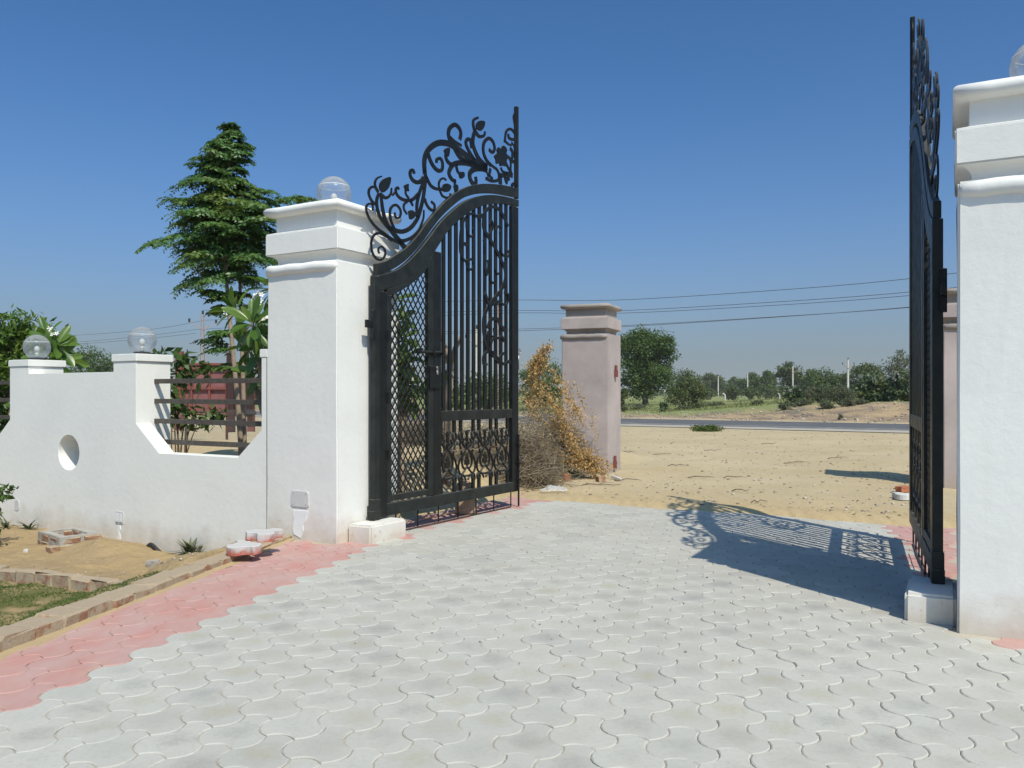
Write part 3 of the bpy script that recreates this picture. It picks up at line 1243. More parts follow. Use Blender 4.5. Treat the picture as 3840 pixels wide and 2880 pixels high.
# ------------------------------------------------------------------ globe lamps
def glass_mat():
    k = NT('clear_ribbed_globe')
    tr = k.n('ShaderNodeBsdfTransparent')
    tr.inputs[0].default_value = (0.93, 0.94, 0.95, 1)
    gl = k.n('ShaderNodeBsdfGlossy')
    gl.inputs['Roughness'].default_value = 0.06
    df = k.n('ShaderNodeBsdfTranslucent')
    df.inputs[0].default_value = (0.86, 0.87, 0.87, 1)
    dd = k.n('ShaderNodeBsdfDiffuse')
    dd.inputs[0].default_value = (0.80, 0.81, 0.81, 1)
    milky = k.n('ShaderNodeMixShader')
    milky.inputs[0].default_value = 0.5
    k.t.links.new(df.outputs[0], milky.inputs[1])
    k.t.links.new(dd.outputs[0], milky.inputs[2])
    lw = k.n('ShaderNodeLayerWeight')
    lw.inputs['Blend'].default_value = 0.25
    a = k.n('ShaderNodeMixShader')
    fac = k.ramp(lw.outputs['Facing'], 0.0, 0.9, 0.16, 0.62)
    k.t.links.new(fac, a.inputs[0])
    k.t.links.new(tr.outputs[0], a.inputs[1])
    k.t.links.new(milky.outputs[0], a.inputs[2])
    b = k.n('ShaderNodeMixShader')
    k.t.links.new(k.ramp(lw.outputs['Fresnel'], 0.0, 1.0, 0.03, 0.6), b.inputs[0])
    k.t.links.new(a.outputs[0], b.inputs[1])
    k.t.links.new(gl.outputs[0], b.inputs[2])
    k.t.links.new(b.outputs[0], k.out.inputs['Surface'])
    return k.m


M['globe'] = glass_mat()


def make_globe(label, loc, r):
    t = thing('globe_lamp', label, 'lamp', loc, 0, 'glass globe lamps')
    m = MB()
    m.tube([(0, 0, -0.002), (0, 0, 0.028), (0, 0, 0.032)], [r * 0.60, r * 0.60, r * 0.52], 24)
    m.build('lamp_base', M['dark'], t)
    m = MB()
    m.sphere((0, 0, 0), r, 40, 26, v0=-0.90, v1=0.999)
    g = m.build('globe', M['globe'], t, smooth=True)
    g.location = (0, 0, 0.03 + r * 0.88)
    # the seam where the two glass halves meet, above the middle
    m = MB()
    zz = r * 0.42
    rr = math.sqrt(r * r - zz * zz)
    m.tube([(rr * math.cos(a), rr * math.sin(a), zz) for a in [2 * math.pi * i / 48 for i in range(49)]], 0.0035, 6, cap=False)
    s = m.build('seam', M['seam'], g, smooth=True)
    m = MB()
    m.tube([(0, 0, 0.03), (0, 0, 0.10), (0, 0, 0.105)], [0.022, 0.022, 0.014], 12)
    m.sphere((0, 0, 0.15), 0.036, 14, 10, sz=1.25)
    m.build('bulb', M['plastic_plate'], t, smooth=True)
    return t


M['seam'] = simple_mat('bright_glass_edge', (0.8, 0.82, 0.83), (0.75, 0.77, 0.78), 10, 0.12, 0.0)


def pillar_top(p, ang, sgn, w=0.968):
    x = Vector((math.cos(ang), math.sin(ang), 0))
    y = Vector((-math.sin(ang), math.cos(ang), 0))
    return p + x * (sgn * w / 2) + y * (w / 2)


q = pillar_top(PL, UA, -1)
make_globe('clear glass globe lamp on top of the tall white pillar with the junction plate', (q.x, q.y, 3.432), 0.182)
q = pillar_top(PR, RA, 1)
make_globe('clear glass globe lamp on the white pillar at the frame edge', (q.x, q.y, 3.432), 0.182)


# ------------------------------------------------------------------ boundary wall
def flat_solid(name, outer, holes, y0, y1, mat, parent, bevel=0.008):
    """2D outline with holes, filled and given depth (local X along, Z up)"""
    cu = bpy.data.curves.new(name, 'CURVE')
    cu.dimensions = '2D'
    cu.fill_mode = 'BOTH'
    for pts in [outer] + holes:
        s = cu.splines.new('POLY')
        s.points.add(len(pts) - 1)
        for i, p in enumerate(pts):
            s.points[i].co = (p[0], p[1], 0, 1)
        s.use_cyclic_u = True
    cu.extrude = (y1 - y0) / 2 - bevel
    cu.bevel_depth = bevel
    cu.bevel_resolution = 1
    cu.offset = -bevel
    tmp = bpy.data.objects.new(name, cu)
    COL.objects.link(tmp)
    dg = bpy.context.evaluated_depsgraph_get()
    me = bpy.data.meshes.new_from_object(tmp.evaluated_get(dg))
    bpy.data.objects.remove(tmp, do_unlink=True)
    bpy.data.curves.remove(cu)
    me.name = name
    n = len(me.vertices)
    co = np.empty(n * 3, dtype=np.float32)
    me.vertices.foreach_get('co', co)
    co = co.reshape(-1, 3)
    new = np.stack([co[:, 0], -co[:, 2] + (y0 + y1) / 2, co[:, 1]], -1)
    me.vertices.foreach_set('co', new.astype(np.float32).ravel())
    me.polygons.foreach_set('use_smooth', [False] * len(me.polygons))
    me.materials.clear()
    me.materials.append(mat)
    me.update()
    return link(name, me, parent)


M['gap'] = simple_mat('grey_joint_filler', (0.07, 0.07, 0.075), (0.11, 0.11, 0.11), 8, 0.9, 0.0)
wall = thing('boundary_wall', 'low white stepped boundary wall with railed openings and a round hole', 'wall', (PL.x, PL.y, 0), UA)
G0 = -0.962
outline = [(G0, -0.7), (G0, 1.95), (-1.05, 1.95), (-1.05, 1.106), (-1.411, 0.80), (-2.70, 0.80), (-3.117, 1.137), (-3.117, 1.866),
           (-3.54, 1.866), (-3.54, 1.748), (-5.318, 1.745), (-5.318, 1.840), (-5.75, 1.840), (-5.75, 1.137), (-6.17, 0.80), (-7.46, 0.80), (-7.88, 1.137),
           (-7.88, 1.866), (-8.30, 1.866), (-8.30, 1.745), (-9.2, 1.745), (-9.2, -0.7)]
hole = [(-4.44 + 0.222 * math.cos(2 * math.pi * i / 48), 0.746 + 0.222 * math.sin(2 * math.pi * i / 48)) for i in range(48)]
flat_solid('wall_panel', outline, [hole[::-1]], 0.0, 0.20, M['white_low'], wall, 0.0025)
m = MB()
ro, ri, nn_ = 0.30, 0.224, 48
for i in range(nn_):
    a0, a1 = 2 * math.pi * i / nn_, 2 * math.pi * (i + 1) / nn_
    q = []
    for a in (a0, a1):
        for (rr_, yy_) in ((ri, 0.199), (ri, 0.33), (ro, 0.33), (ro, 0.202)):
            q.append((-4.44 + rr_ * math.cos(a), yy_, 0.746 + rr_ * math.sin(a)))
    m.add(q, [(0, 1, 5, 4), (1, 2, 6, 5), (2, 3, 7, 6)])
m.build('hole_lining', M['white_low'], wall)
for (a, b, top) in ((-3.117, -3.54, 1.866), (-5.318, -5.75, 1.840), (-7.88, -8.30, 1.866)):
    m = MB()
    m.box(b + 0.001, a - 0.001, 0.19, 0.472, -0.7, top - 0.001)
    m.build('wall_post', M['white_low'], wall)
    m = MB()
    m.box(b - 0.022, a + 0.022, -0.012, 0.50, top + 0.001, top + 0.093)
    me = m.mesh('post_cap', M['white_low'], bevel=0.008)
    link('post_cap', wobble(me, 0.003, int(-a * 10)), wall)
m = MB()
m.box(-1.075, G0, -0.006, 0.215, 1.868, 1.956)
m.build('post_cap', M['white_low'], wall, bevel=0.006)
for (x0, x1) in ((-3.125, -0.972), (-7.89, -5.742)):
    for i, z in enumerate((1.635, 1.394, 1.155, 0.912)):
        m = MB()
        m.box(x0, x1, 0.246, 0.288, z - 0.028, z + 0.028)
        o = m.build('rail', M['rail'], wall, bevel=0.003, seg=1)
        for v in o.data.vertices:
            v.co.z += 0.004 * math.sin(v.co.x * 2 + i)
m = MB()
m.box(-0.9745, -0.9655, -0.0022, 0.02, 0.03, 1.868)
m.build('expansion_joint', M['gap'], wall)
# cover plates near the foot of the wall
m = MB()
m.prism(rounded_rect(-5.585, 0.005, 0.105, 0.145, 0.035), -0.006, 0.004)
m.build('cover_plate', M['plastic_plate'], wall, bevel=0.003)
m = MB()
m.prism(rounded_rect(-3.42, 0.003, 0.155, 0.150, 0.018), -0.006, 0.004)
sw = m.build('switch_plate', M['plastic_plate'], wall, bevel=0.003)
for i, x in enumerate((-3.462, -3.392)):
    m = MB()
    m.box(x - 0.028, x + 0.028, -0.0095, -0.005, -0.045, 0.060)
    m.build('switch', M['fresh'], sw, bevel=0.003)
    m = MB()
    m.box(x - 0.026, x + 0.026, -0.0085, -0.005, -0.062, -0.050)
    m.build('socket_slot', M['rubble'], sw)
# plaster smear over the buried cable
m = MB()
pr = random.Random(9)
lft = [(-3.455 + pr.uniform(-.012, .012), -0.09 - 0.04 * i) for i in range(5)]
rgt = [(-3.405 + pr.uniform(-.015, .015), -0.09 - 0.04 * i) for i in range(5)]
m.prism(lft + [(-3.43, -0.30)] + rgt[::-1], -0.004, 0.004)
m.build('plaster_smear', M['fresh'], wall, bevel=0.003)

q = W(-3.33, 0.236)
make_globe('clear glass globe lamp on the wall post beside the railed opening', (q.x, q.y, 1.958), 0.163)
q = W(-5.534, 0.236)
make_globe('clear glass globe lamp on the wall post in front of bright green foliage', (q.x, q.y, 1.932), 0.168)


# ------------------------------------------------------------------ white plinth blocks under the gate posts
def plinth(label, origin, ang, sgn, seed, wd=0.305):
    t = thing('gate_plinth', label, 'plinth', (origin.x, origin.y, 0), ang, 'white gate plinths')
    m = MB()
    x0, x1 = (0.004, wd) if sgn > 0 else (-wd, -0.004)
    m.box(x0, x1, 0.14, 0.72, -0.2, 0.184)
    me = m.mesh('block', M['white'], bevel=0.02, seg=2)
    wobble(me, 0.006, seed, 2)
    link('block', me, t)
    return t


plinth('low white plinth block at the foot of the broadside gate leaf', PL, UA, 1, 5)
plinth('low white plinth block at the foot of the edge-on gate leaf', PR, RA, -1, 6)

# ------------------------------------------------------------------ the wrought iron gate leaves (mm along the leaf, mm up)
CREST_SCROLLS = [([(294,3111),(206,3139),(110,3156),(43,3142),(-9,3095),(-30,3023),(-13,2944),(38,2891),(110,2879),(172,2919),(191,2967),(167,3008),(124,3021),(86,2999),(81,2967),(98,2947)],23,15),([(476,3107),(374,3111),(275,3131),(177,3163),(71,3197),(-23,3250),(-83,3314),(-106,3379),(-83,3420),(-37,3436),(-4,3417),(-9,3369)],30,14),([(569,3028),(415,3130),(294,3208),(206,3290),(158,3384),(129,3512),(124,3581)],53,27),([(275,3218),(177,3272),(100,3335),(62,3417),(57,3498),(90,3568)],34,28),([(81,3579),(38,3620),(29,3669),(62,3720),(133,3755)],29,10),([(148,3554),(196,3541),(255,3576),(285,3620),(289,3667)],32,8),([(34,3443),(-23,3470),(-64,3524),(-60,3575),(-23,3611),(24,3618)],25,20),([(334,3247),(285,3310),(265,3384),(275,3444),(324,3489),(384,3497),(435,3461),(440,3416),(415,3375),(374,3365),(344,3386),(349,3416)],26,18),([(275,3237),(394,3225),(497,3242),(611,3301),(696,3382),(750,3459),(804,3591),(837,3693),(864,3835),(875,3906),(848,3995)],41,37),([(394,3120),(517,3146),(643,3206),(750,3297),(804,3381),(837,3454),(842,3537)],37,11),([(728,3415),(717,3534),(733,3632),(782,3750),(837,3849)],34,34),([(837,3897),(782,3844),(717,3817),(643,3828),(601,3872),(611,3921),(653,3934),(675,3902)],41,28),([(739,3693),(643,3614),(538,3583),(435,3586),(374,3619),(359,3662),(384,3690),(415,3680)],34,21),([(304,3592),(364,3650)],19,17),([(580,3614),(528,3650),(522,3702)],20,17),([(548,3568),(497,3532),(497,3479),(548,3436)],21,17),([(601,3605),(627,3570),(651,3545)],33,15),([(859,3670),(881,3620),(936,3575),(1004,3560),(1038,3595),(1032,3635),(976,3655)],29,23),([(881,3921),(959,3841),(1049,3819),(1165,3832)],34,28),([(1130,3836),(1118,3889),(1153,3946),(1211,3969),(1259,3958)],22,18),([(1136,3816),(1188,3763),(1270,3759),(1330,3785),(1342,3823)],22,19),([(861,3938),(851,4087),(912,4215),(1057,4328),(1207,4379),(1360,4392),(1563,4363),(1750,4327),(1943,4304),(2118,4303)],50,70),([(922,4180),(963,4113),(1036,4054),(1121,4035),(1185,4075),(1185,4153),(1142,4182),(1078,4154),(1078,4115)],43,28),([(1349,4415),(1305,4495),(1327,4580),(1427,4647),(1518,4631),(1552,4574),(1529,4501)],45,40),([(1327,4475),(1427,4448),(1563,4436)],37,27),([(1382,4160),(1294,4179),(1250,4233),(1272,4291)],40,34),([(2093,4269),(1895,4265),(1656,4251),(1427,4190),(1338,4110),(1316,4040),(1382,3989),(1449,3990)],62,34),([(1427,4369),(1518,4298),(1633,4272),(1822,4290)],53,41),([(1449,4202),(1483,4117),(1540,4090)],34,27),([(1427,3999),(1438,3869)],29,24),([(2093,4283),(1870,4232),(1750,4164),(1738,4093),(1798,4038),(1870,4067),(1858,4133)],62,38),([(2093,4311),(1943,4360),(1846,4446),(1798,4543),(1834,4662),(1870,4699)],56,44),([(1846,4323),(1727,4403),(1656,4480),(1680,4540),(1750,4545),(1774,4456)],41,35),([(1846,4679),(1810,4752),(1822,4816),(1919,4871)],44,22),([(1870,4672),(1943,4643),(2042,4683),(2067,4738)],44,20),([(2194,4349),(2093,4395),(2030,4478),(2042,4592),(2143,4674),(2245,4658),(2284,4583),(2232,4520),(2156,4537)],40,34),([(2109,4347),(2090,4278),(2135,4201),(2122,4170)],16,14),([(2083,4161),(2214,4157),(2347,4193),(2388,4257),(2347,4322),(2254,4344),(2148,4363)],34,29),([(2188,4307),(2174,4261),(2168,4216),(2240,4188)],35,26),([(2388,4272),(2483,4286),(2581,4330),(2708,4328)],47,48),([(2429,4377),(2470,4335),(2581,4337)],24,27),([(2539,4470),(2623,4399),(2708,4343)],33,27),([(2609,4561),(2665,4507),(2665,4409),(2686,4361)],30,21),([(2525,4310),(2539,4246),(2581,4203)],36,36),([(2415,4263),(2415,4160)],56,56),([(2595,4303),(2623,4249)],52,38),([(2693,4174),(2708,4215),(2765,4242)],38,38),([(2651,4677),(2708,4645),(2708,4585),(2679,4525),(2765,4523)],39,38),([(2765,4902),(2693,4929),(2609,4913),(2553,4861),(2532,4781),(2518,4718)],30,27),([(2539,4738),(2609,4719),(2686,4723)],27,21),([(2609,4853),(2623,4805),(2708,4804),(2765,4827)],30,35),([(2686,4761),(2751,4724),(2765,4660)],18,18),([(2794,5245),(2772,5170),(2736,5107),(2765,5009),(2765,4918)],33,18)]
CREST_LEAVES = [[(124,3594),(95,3626),(110,3686),(167,3737),(270,3776),(265,3707),(226,3641),(158,3591)],[(517,3701),(494,3726),(522,3752),(569,3768),(569,3725),(580,3694),(553,3686)],[(569,3473),(632,3495),(701,3464),(643,3400),(595,3391),(580,3428)],[(1165,3843),(1211,3902),(1282,3924),(1354,3908),(1318,3847),(1247,3818),(1188,3820)],[(1272,4239),(1217,4284),(1250,4325),(1327,4344),(1305,4247)],[(1518,4112),(1610,4132),(1621,4081),(1552,4039),(1518,4065)],[(1405,3928),(1472,3955),(1495,3907),(1438,3855)],[(1882,4716),(1870,4775),(1931,4833),(2055,4860),(2042,4787),(1968,4719)],[(2347,4542),(2334,4583),(2374,4622),(2422,4612),(2470,4665),(2525,4667),(2574,4635),(2553,4585),(2623,4557),(2567,4506),(2539,4417),(2483,4412),(2415,4389),(2388,4419),(2320,4396),(2307,4444),(2274,4480),(2300,4509)]]
VINE = [([(1882,3635),(1765,3664),(1622,3589),(1538,3460),(1510,3342),(1510,3164),(1594,3078),(1707,3044)],27,23),([(1650,3627),(1636,3493),(1678,3402),(1750,3381),(1794,3437),(1765,3490)],20,15),([(1510,3261),(1594,3274),(1664,3244)],36,30),([(1636,3068),(1736,3106),(1794,3056),(1736,2982),(1650,3004),(1636,3068)],20,20),([(2001,3690),(2122,3798),(2278,3836),(2405,3799),(2502,3711),(2568,3643)],30,42),([(1882,3635),(2001,3674),(2001,3539),(2092,3452),(2246,3339),(2373,3219),(2486,3094),(2502,2955),(2405,2805),(2246,2685),(2122,2570),(2016,2443),(2001,2273),(2061,2090),(2153,2009),(2309,1912),(2405,1854)],43,38),([(2122,3457),(2215,3575),(2184,3655),(2138,3596)],24,19),([(2262,3428),(2278,3551),(2373,3619),(2421,3575),(2357,3529)],24,17),([(2001,3387),(2037,3291),(2031,3239)],27,24),([(2405,3345),(2421,3278),(2519,3239),(2601,3286),(2568,3334)],24,19),([(2016,3119),(2031,3036),(2076,2957),(2107,3080),(2092,3146)],22,20),([(2278,3067),(2309,3002),(2373,3027),(2373,3080)],22,19),([(2153,2966),(2184,2884),(2278,2878)],31,24),([(2031,2732),(2076,2668),(2107,2603),(2122,2536)],47,27),([(2184,2593),(2341,2650),(2502,2621),(2568,2680),(2568,2769),(2470,2776)],27,21),([(2092,2296),(2153,2402),(2309,2431),(2405,2351),(2502,2287)],31,46),([(2107,2263),(2092,2126),(2122,2025)],22,19),([(2231,2313),(2246,2220),(2200,2200)],21,17),([(2169,2095),(2215,2166),(2341,2191),(2437,2213),(2470,2145)],27,25),([(1986,1884),(2016,1970),(2122,2008),(2246,1996),(2341,1930),(2421,1985),(2486,2005)],27,32),([(1986,1884),(2016,1834),(2092,1854)],20,15),([(2373,1897),(2470,1865),(2601,1904),(2618,1869)],31,35)]
CR_TOP = [(26,2829),(167,2871),(330,2958),(517,3070),(711,3235),(871,3399),(1078,3589),(1294,3760),(1518,3898),(1750,4001),(1993,4073),(2245,4123),(2509,4161),(2826,4184)]
CR_BOT = [(26,2707),(185,2761),(348,2835),(536,2951),(750,3129),(912,3293),(1100,3478),(1316,3647),(1540,3796),(1750,3885),(1993,3955),(2245,4006),(2509,4038),(2826,4065)]
TR_TOP = [(9,2699),(167,2741),(348,2805),(536,2914),(750,3086),(932,3258),(1121,3443),(1316,3594),(1540,3743),(1750,3844),(1993,3930),(2245,3985),(2509,4017),(2826,4036)]
TR_BOT = [(9,2531),(203,2586),(385,2653),(574,2748),(770,2871),(953,3033),(1142,3240),(1294,3394),(1518,3558),(1750,3695),(1993,3802),(2245,3872),(2509,3923),(2826,3947)]


def mm(pts):
    return [(p[0] / 1000, p[1] / 1000) for p in pts]


def lerp_poly(poly, x):
    for (a, b) in zip(poly, poly[1:]):
        if a[0] <= x <= b[0]:
            t = (x - a[0]) / (b[0] - a[0])
            return a[1] + t * (b[1] - a[1])
    return poly[-1][1] if x > poly[-1][0] else poly[0][1]


MOTIF = [
    [(-.42, .87), (-.30, .76), (0, .64), (.22, .54), (.38, .42), (.45, .28), (.38, .16), (.20, .10), (0, .085)],
    [(0, .265), (-.14, .235), (-.25, .31), (-.26, .42), (-.17, .53), (-.12, .56)],
    [(0, .27), (.18, .17), (.40, .07)],
    [(-.16, .83), (-.22, .74), (-.17, .68), (0, .635)],
    [(.33, .62), (.37, .72), (.43, .765), (.47, .72)],
    [(.30, .60), (.28, .50), (.30, .42)],
    [(-.13, .965), (-.10, .985), (-.02, .955), (0, .95)],
    [(-.22, .115), (-.10, .05), (-.06, .0)],
]


def make_motif():
    W_, H_ = 0.392, 0.605
    m = MB()

    def P(p, s):
        return (s * p[0] * W_, 0, p[1] * H_)
    for st in MOTIF:
        pts = smooth2(st, 3)
        for s in (1, -1):
            m.tube([P(p, s) for p in pts], 0.0135, 5)
    for (cx, cz, r) in ((.345, .885, .085), (.345, .045, .07)):
        for s in (1, -1):
            m.tube([(s * cx * W_ + r * W_ * 1.0 * math.cos(a), 0, cz * H_ + r * H_ * 0.95 * math.sin(a)) for a in [2 * math.pi * i / 14 for i in range(15)]], 0.016, 5, cap=False)
    leaf = [(0, .275), (.05, .31), (.13, .31), (.10, .36), (.13, .40), (.07, .41), (.06, .46), (.0, .53)]
    poly = [(p[0] * W_, p[1] * H_) for p in leaf] + [(-p[0] * W_, p[1] * H_) for p in leaf[1:-1][::-1]]
    m.prism(poly, -0.009, 0.009)
    dia = [(0, .66), (.05, .71), (.15, .735), (.05, .77), (.06, .83), (.03, .88), (.07, .93), (.03, .99)]
    poly = [(p[0] * W_, p[1] * H_) for p in dia] + [(-p[0] * W_, p[1] * H_) for p in dia[1:][::-1]]
    m.prism(poly, -0.009, 0.009)
    return m.mesh('cast_motif', M['iron'], recalc=True)


def make_leaf(label, loc, rz, dusty=False):
    g = thing('gate_leaf', label, 'gate', loc, rz, 'wrought iron gate leaves')
    IR = M['iron']
    ID = M['iron_dusty']
    LX = 2.815
    cr_t, cr_b, tr_t, tr_b = [mm(p) for p in (CR_TOP, CR_BOT, TR_TOP, TR_BOT)]
    s3 = lambda p: smooth2(p, 3)
    # main frame
    m = MB()
    m.band(s3(tr_t), s3(tr_b), -0.028, 0.028)
    m.build('top_rail', ID, g, bevel=0.004, seg=1)
    m = MB()
    m.band(s3(cr_t), s3(cr_b), -0.026, 0.026)
    m.build('crest_rail', ID, g, bevel=0.004, seg=1)
    for (a, b, za, zb) in ((0.068, 0.192, 0.20, 2.55), (0.992, 1.128, 0.336, 3.10), (2.665, LX, 0.205, 3.93)):
        m = MB()
        m.box(a, b, -0.029, 0.029, za, zb)
        m.build('stile', IR, g, bevel=0.004, seg=1)
    m = MB()
    m.box(0.192, 2.70, -0.030, 0.030, 0.208, 0.335)
    m.build('bottom_rail', ID, g, bevel=0.004, seg=1)
    m = MB()
    m.box(1.129, 2.664, -0.027, 0.027, 1.170, 1.288)
    m.build('middle_rail', ID, g, bevel=0.004, seg=1)
    # hinge post standing on the plinth
    m = MB()
    m.box(-0.012, 0.066, -0.034, 0.034, 0.30, 2.70)
    hp = m.build('hinge_post', ID, g, bevel=0.005, seg=1)
    m = MB()
    m.box(-0.030, 0.072, -0.040, 0.040, 0.19, 0.40)
    m.box(-0.044, 0.071, -0.042, 0.042, 0.188, 0.285)
    m.build('post_shoe', ID, hp, bevel=0.004, seg=1)
    for z in (2.20,):
        m = MB()
        m.box(-0.055, 0.0, -0.05, -0.01, z + 0.05, z + 0.14)
        m.box(-0.055, 0.0, -0.05, -0.01, z - 0.14, z - 0.05)
        m.tube([(-0.028, -0.035, z - 0.15), (-0.028, -0.035, z + 0.15)], 0.022, 10)
        m.box(-0.14, -0.03, -0.04, -0.01, z - 0.04, z + 0.04)
        m.build('hinge', IR, hp, bevel=0.003, seg=1)
    # upright above the crest at the free end
    m = MB()
    m.box(2.782, 2.832, -0.022, 0.022, 4.05, 5.262)
    m.box(2.762, 2.781, -0.012, 0.012, 4.20, 5.25)
    m.build('upright', IR, g, bevel=0.003, seg=1)
    # vertical bars
    for i in range(12):
        s = 1.207 + 0.1221 * i
        m = MB()
        m.box(s - 0.027, s + 0.027, -0.013, 0.013, 1.285, lerp_poly(tr_b, s) + 0.04)
        m.build('bar', IR, g, bevel=0.003, seg=1)
    for cxm in (1.286, 1.676, 2.061, 2.451):
        for s in (cxm - 0.130, cxm + 0.130):
            m = MB()
            m.box(s - 0.024, s + 0.024, -0.012, 0.012, 1.035, 1.175)
            m.build('short_bar', IR, g)
            m = MB()
            m.box(s - 0.024, s + 0.024, -0.012, 0.012, 0.33, 0.462)
            m.build('short_bar', IR, g)
    # four cast panels in a row
    cm = make_motif()
    for cxm in (1.286, 1.676, 2.061, 2.451):
        o = link('cast_motif', cm, g)
        o.location = (cxm, 0, 0.448)
    # crest scrolls and leaves
    for pts, w0, w1 in CREST_SCROLLS:
        m = MB()
        m.ribbon(mm(pts), max(w0 / 1000 * 1.22, 0.016), max(w1 / 1000 * 1.22, 0.014), 0.014, 0.0)
        m.build('scroll', IR, g)
    for pts in CREST_LEAVES:
        m = MB()
        p = mm(pts)
        m.prism(smooth2(p + [p[0]], 3)[:-1], -0.008, 0.008)
        m.build('flower' if len(pts) > 12 else 'bud', IR, g)
    for pts, w0, w1 in VINE:
        m = MB()
        m.ribbon(mm(pts), max(w0, 24) / 1000 * 1.25, max(w1, 22) / 1000 * 1.25, 0.010, -0.020)
        m.build('vine_scroll', IR, g)
    # rods under the leaf, joined near the ground
    for s in (0.36, 0.735, 1.11, 1.49, 1.868, 2.265, 2.67):
        m = MB()
        m.tube([(s, 0, 0.21), (s + rng.uniform(-.006, .006), 0, 0.012)], 0.0085, 6)
        m.build('rod', IR, g)
    m = MB()
    m.tube([(0.20, 0, 0.014), (1.2, -0.004, 0.015), (2.0, 0.003, 0.013), (2.67, 0, 0.014)], 0.009, 6)
    m.build('ground_bar', IR, g)
    m = MB()
    m.tube([(0.75, 0.01, 0.085), (1.3, 0.012, 0.092), (2.1, 0.01, 0.098)], 0.004, 5)
    m.build('tie_wire', M['rust'], g)
    # drop bolt at the free end
    m = MB()
    m.tube([(2.790, -0.045, 0.012), (2.790, -0.045, 0.95)], 0.013, 8)
    m.tube([(2.790, -0.045, 0.62), (2.915, -0.055, 0.64)], 0.010, 6)
    db = m.build('drop_bolt', IR, g)
    for z in (0.34, 0.56, 0.80):
        m = MB()
        m.box(2.765, 2.815, -0.066, -0.028, z, z + 0.035)
        m.build('bracket', IR, db)
    # pull ring
    m = MB()
    m.tube([(2.855 + 0.036 * math.cos(a), -0.01, 2.04 + 0.036 * math.sin(a)) for a in [2 * math.pi * i / 18 for i in range(19)]], 0.009, 6, cap=False)
    m.tube([(2.80, -0.02, 2.04), (2.83, -0.01, 2.04)], 0.014, 6)
    m.tube([(2.845, -0.012, 2.005), (2.847, -0.012, 1.80)], 0.007, 6)
    m.build('latch_ring', M['steel'] if not dusty else IR, g, smooth=True)
    # wicket door with expanded metal
    wd = thing('wicket_door', None, None)
    wd.parent = g
    m = MB()
    m.box(0.194, 0.262, -0.026, 0.026, 0.345, 2.52)
    m.box(0.893, 0.990, -0.026, 0.026, 0.345, 3.0)
    m.box(0.263, 0.892, -0.024, 0.024, 0.352, 0.418)
    top = [(x, lerp_poly(tr_b, x) - 0.005) for x in np.linspace(0.194, 0.990, 14)]
    bot = [(x, z - 0.075) for x, z in top]
    m.band(top, bot, -0.024, 0.024)
    m.build('frame', ID, wd, bevel=0.003, seg=1)
    m = MB()
    cw, chh = 0.0865, 0.118
    for i in range(-1, 9):
        for j in range(0, 26):
            x0, z0 = 0.263 + i * cw, 0.40 + j * chh
            for (dx0, dz0, dx1, dz1) in ((0.5, 0, 1, .5), (0.5, 0, 0, .5), (0, .5, .5, 1), (1, .5, .5, 1)):
                a = (x0 + dx0 * cw, z0 + dz0 * chh)
                b = (x0 + dx1 * cw, z0 + dz1 * chh)
                mx, mz = (a[0] + b[0]) / 2, (a[1] + b[1]) / 2
                if not (0.262 < mx < 0.893) or mz > lerp_poly(tr_b, mx) - 0.05:
                    continue
                # strands thicken towards the knots
                l = math.hypot(b[0] - a[0], b[1] - a[1])
                nx, nz = -(b[1] - a[1]) / l * 0.0068, (b[0] - a[0]) / l * 0.0068
                v = []
                for p in (a, b):
                    for s in (1, -1):
                        for y in (-0.004, 0.004):
                            v.append((p[0] + nx * s, y, p[1] + nz * s))
                m.add(v, [(0, 1, 5, 4), (2, 6, 7, 3), (0, 4, 6, 2), (1, 3, 7, 5), (0, 2, 3, 1), (4, 5, 7, 6)])
    em = m.build('expanded_mesh', IR, wd)
    m = MB()
    m.box(0.89, 1.08, -0.055, -0.028, 1.55, 1.80)
    m.build('lock_plate', IR, wd, bevel=0.004, seg=1)
    m = MB()
    m.tube([(0.66, -0.05, 1.945), (1.14, -0.05, 1.955)], 0.016, 8)
    for x in (0.70, 0.95, 1.12):
        m.box(x - 0.015, x + 0.015, -0.07, -0.026, 1.925, 1.975)
    m.build('slide_bolt', IR, wd)
    m = MB()
    m.sphere((1.005, -0.068, 1.725), 0.020, 10, 8, sz=1.3, sy=0.5)
    m.tube([(0.993, -0.068, 1.745), (0.995, -0.068, 1.79), (1.012, -0.068, 1.79), (1.016, -0.068, 1.745)], 0.005, 6)
    m.build('padlock', M['steel'], wd, smooth=True)
    for z in (0.85, 1.45, 2.10):
        m = MB()
        m.box(0.16, 0.225, -0.034, -0.026, z - 0.05, z + 0.05)
        m.tube([(0.193, -0.036, z - 0.05), (0.193, -0.036, z + 0.05)], 0.010, 8)
        m.build('hinge', IR, wd)
    return g


make_leaf('black ornate iron gate leaf seen broadside, sky and scrollwork clear through it', (-1.43, 8.53, 0), R(58.0))
make_leaf('black ornate iron gate leaf seen nearly edge-on, throwing a long shadow on the paving', (2.938, 5.72, 0), R(67.4), True)


# ------------------------------------------------------------------ smaller built things
def at(px, py, Y):
    """a point of the surveyed plan: bearing and height read off at distance Y"""
    return Vector(((px - 1106) / 1790 * Y, Y, 1.5 - (py - 848) / 1790 * Y))


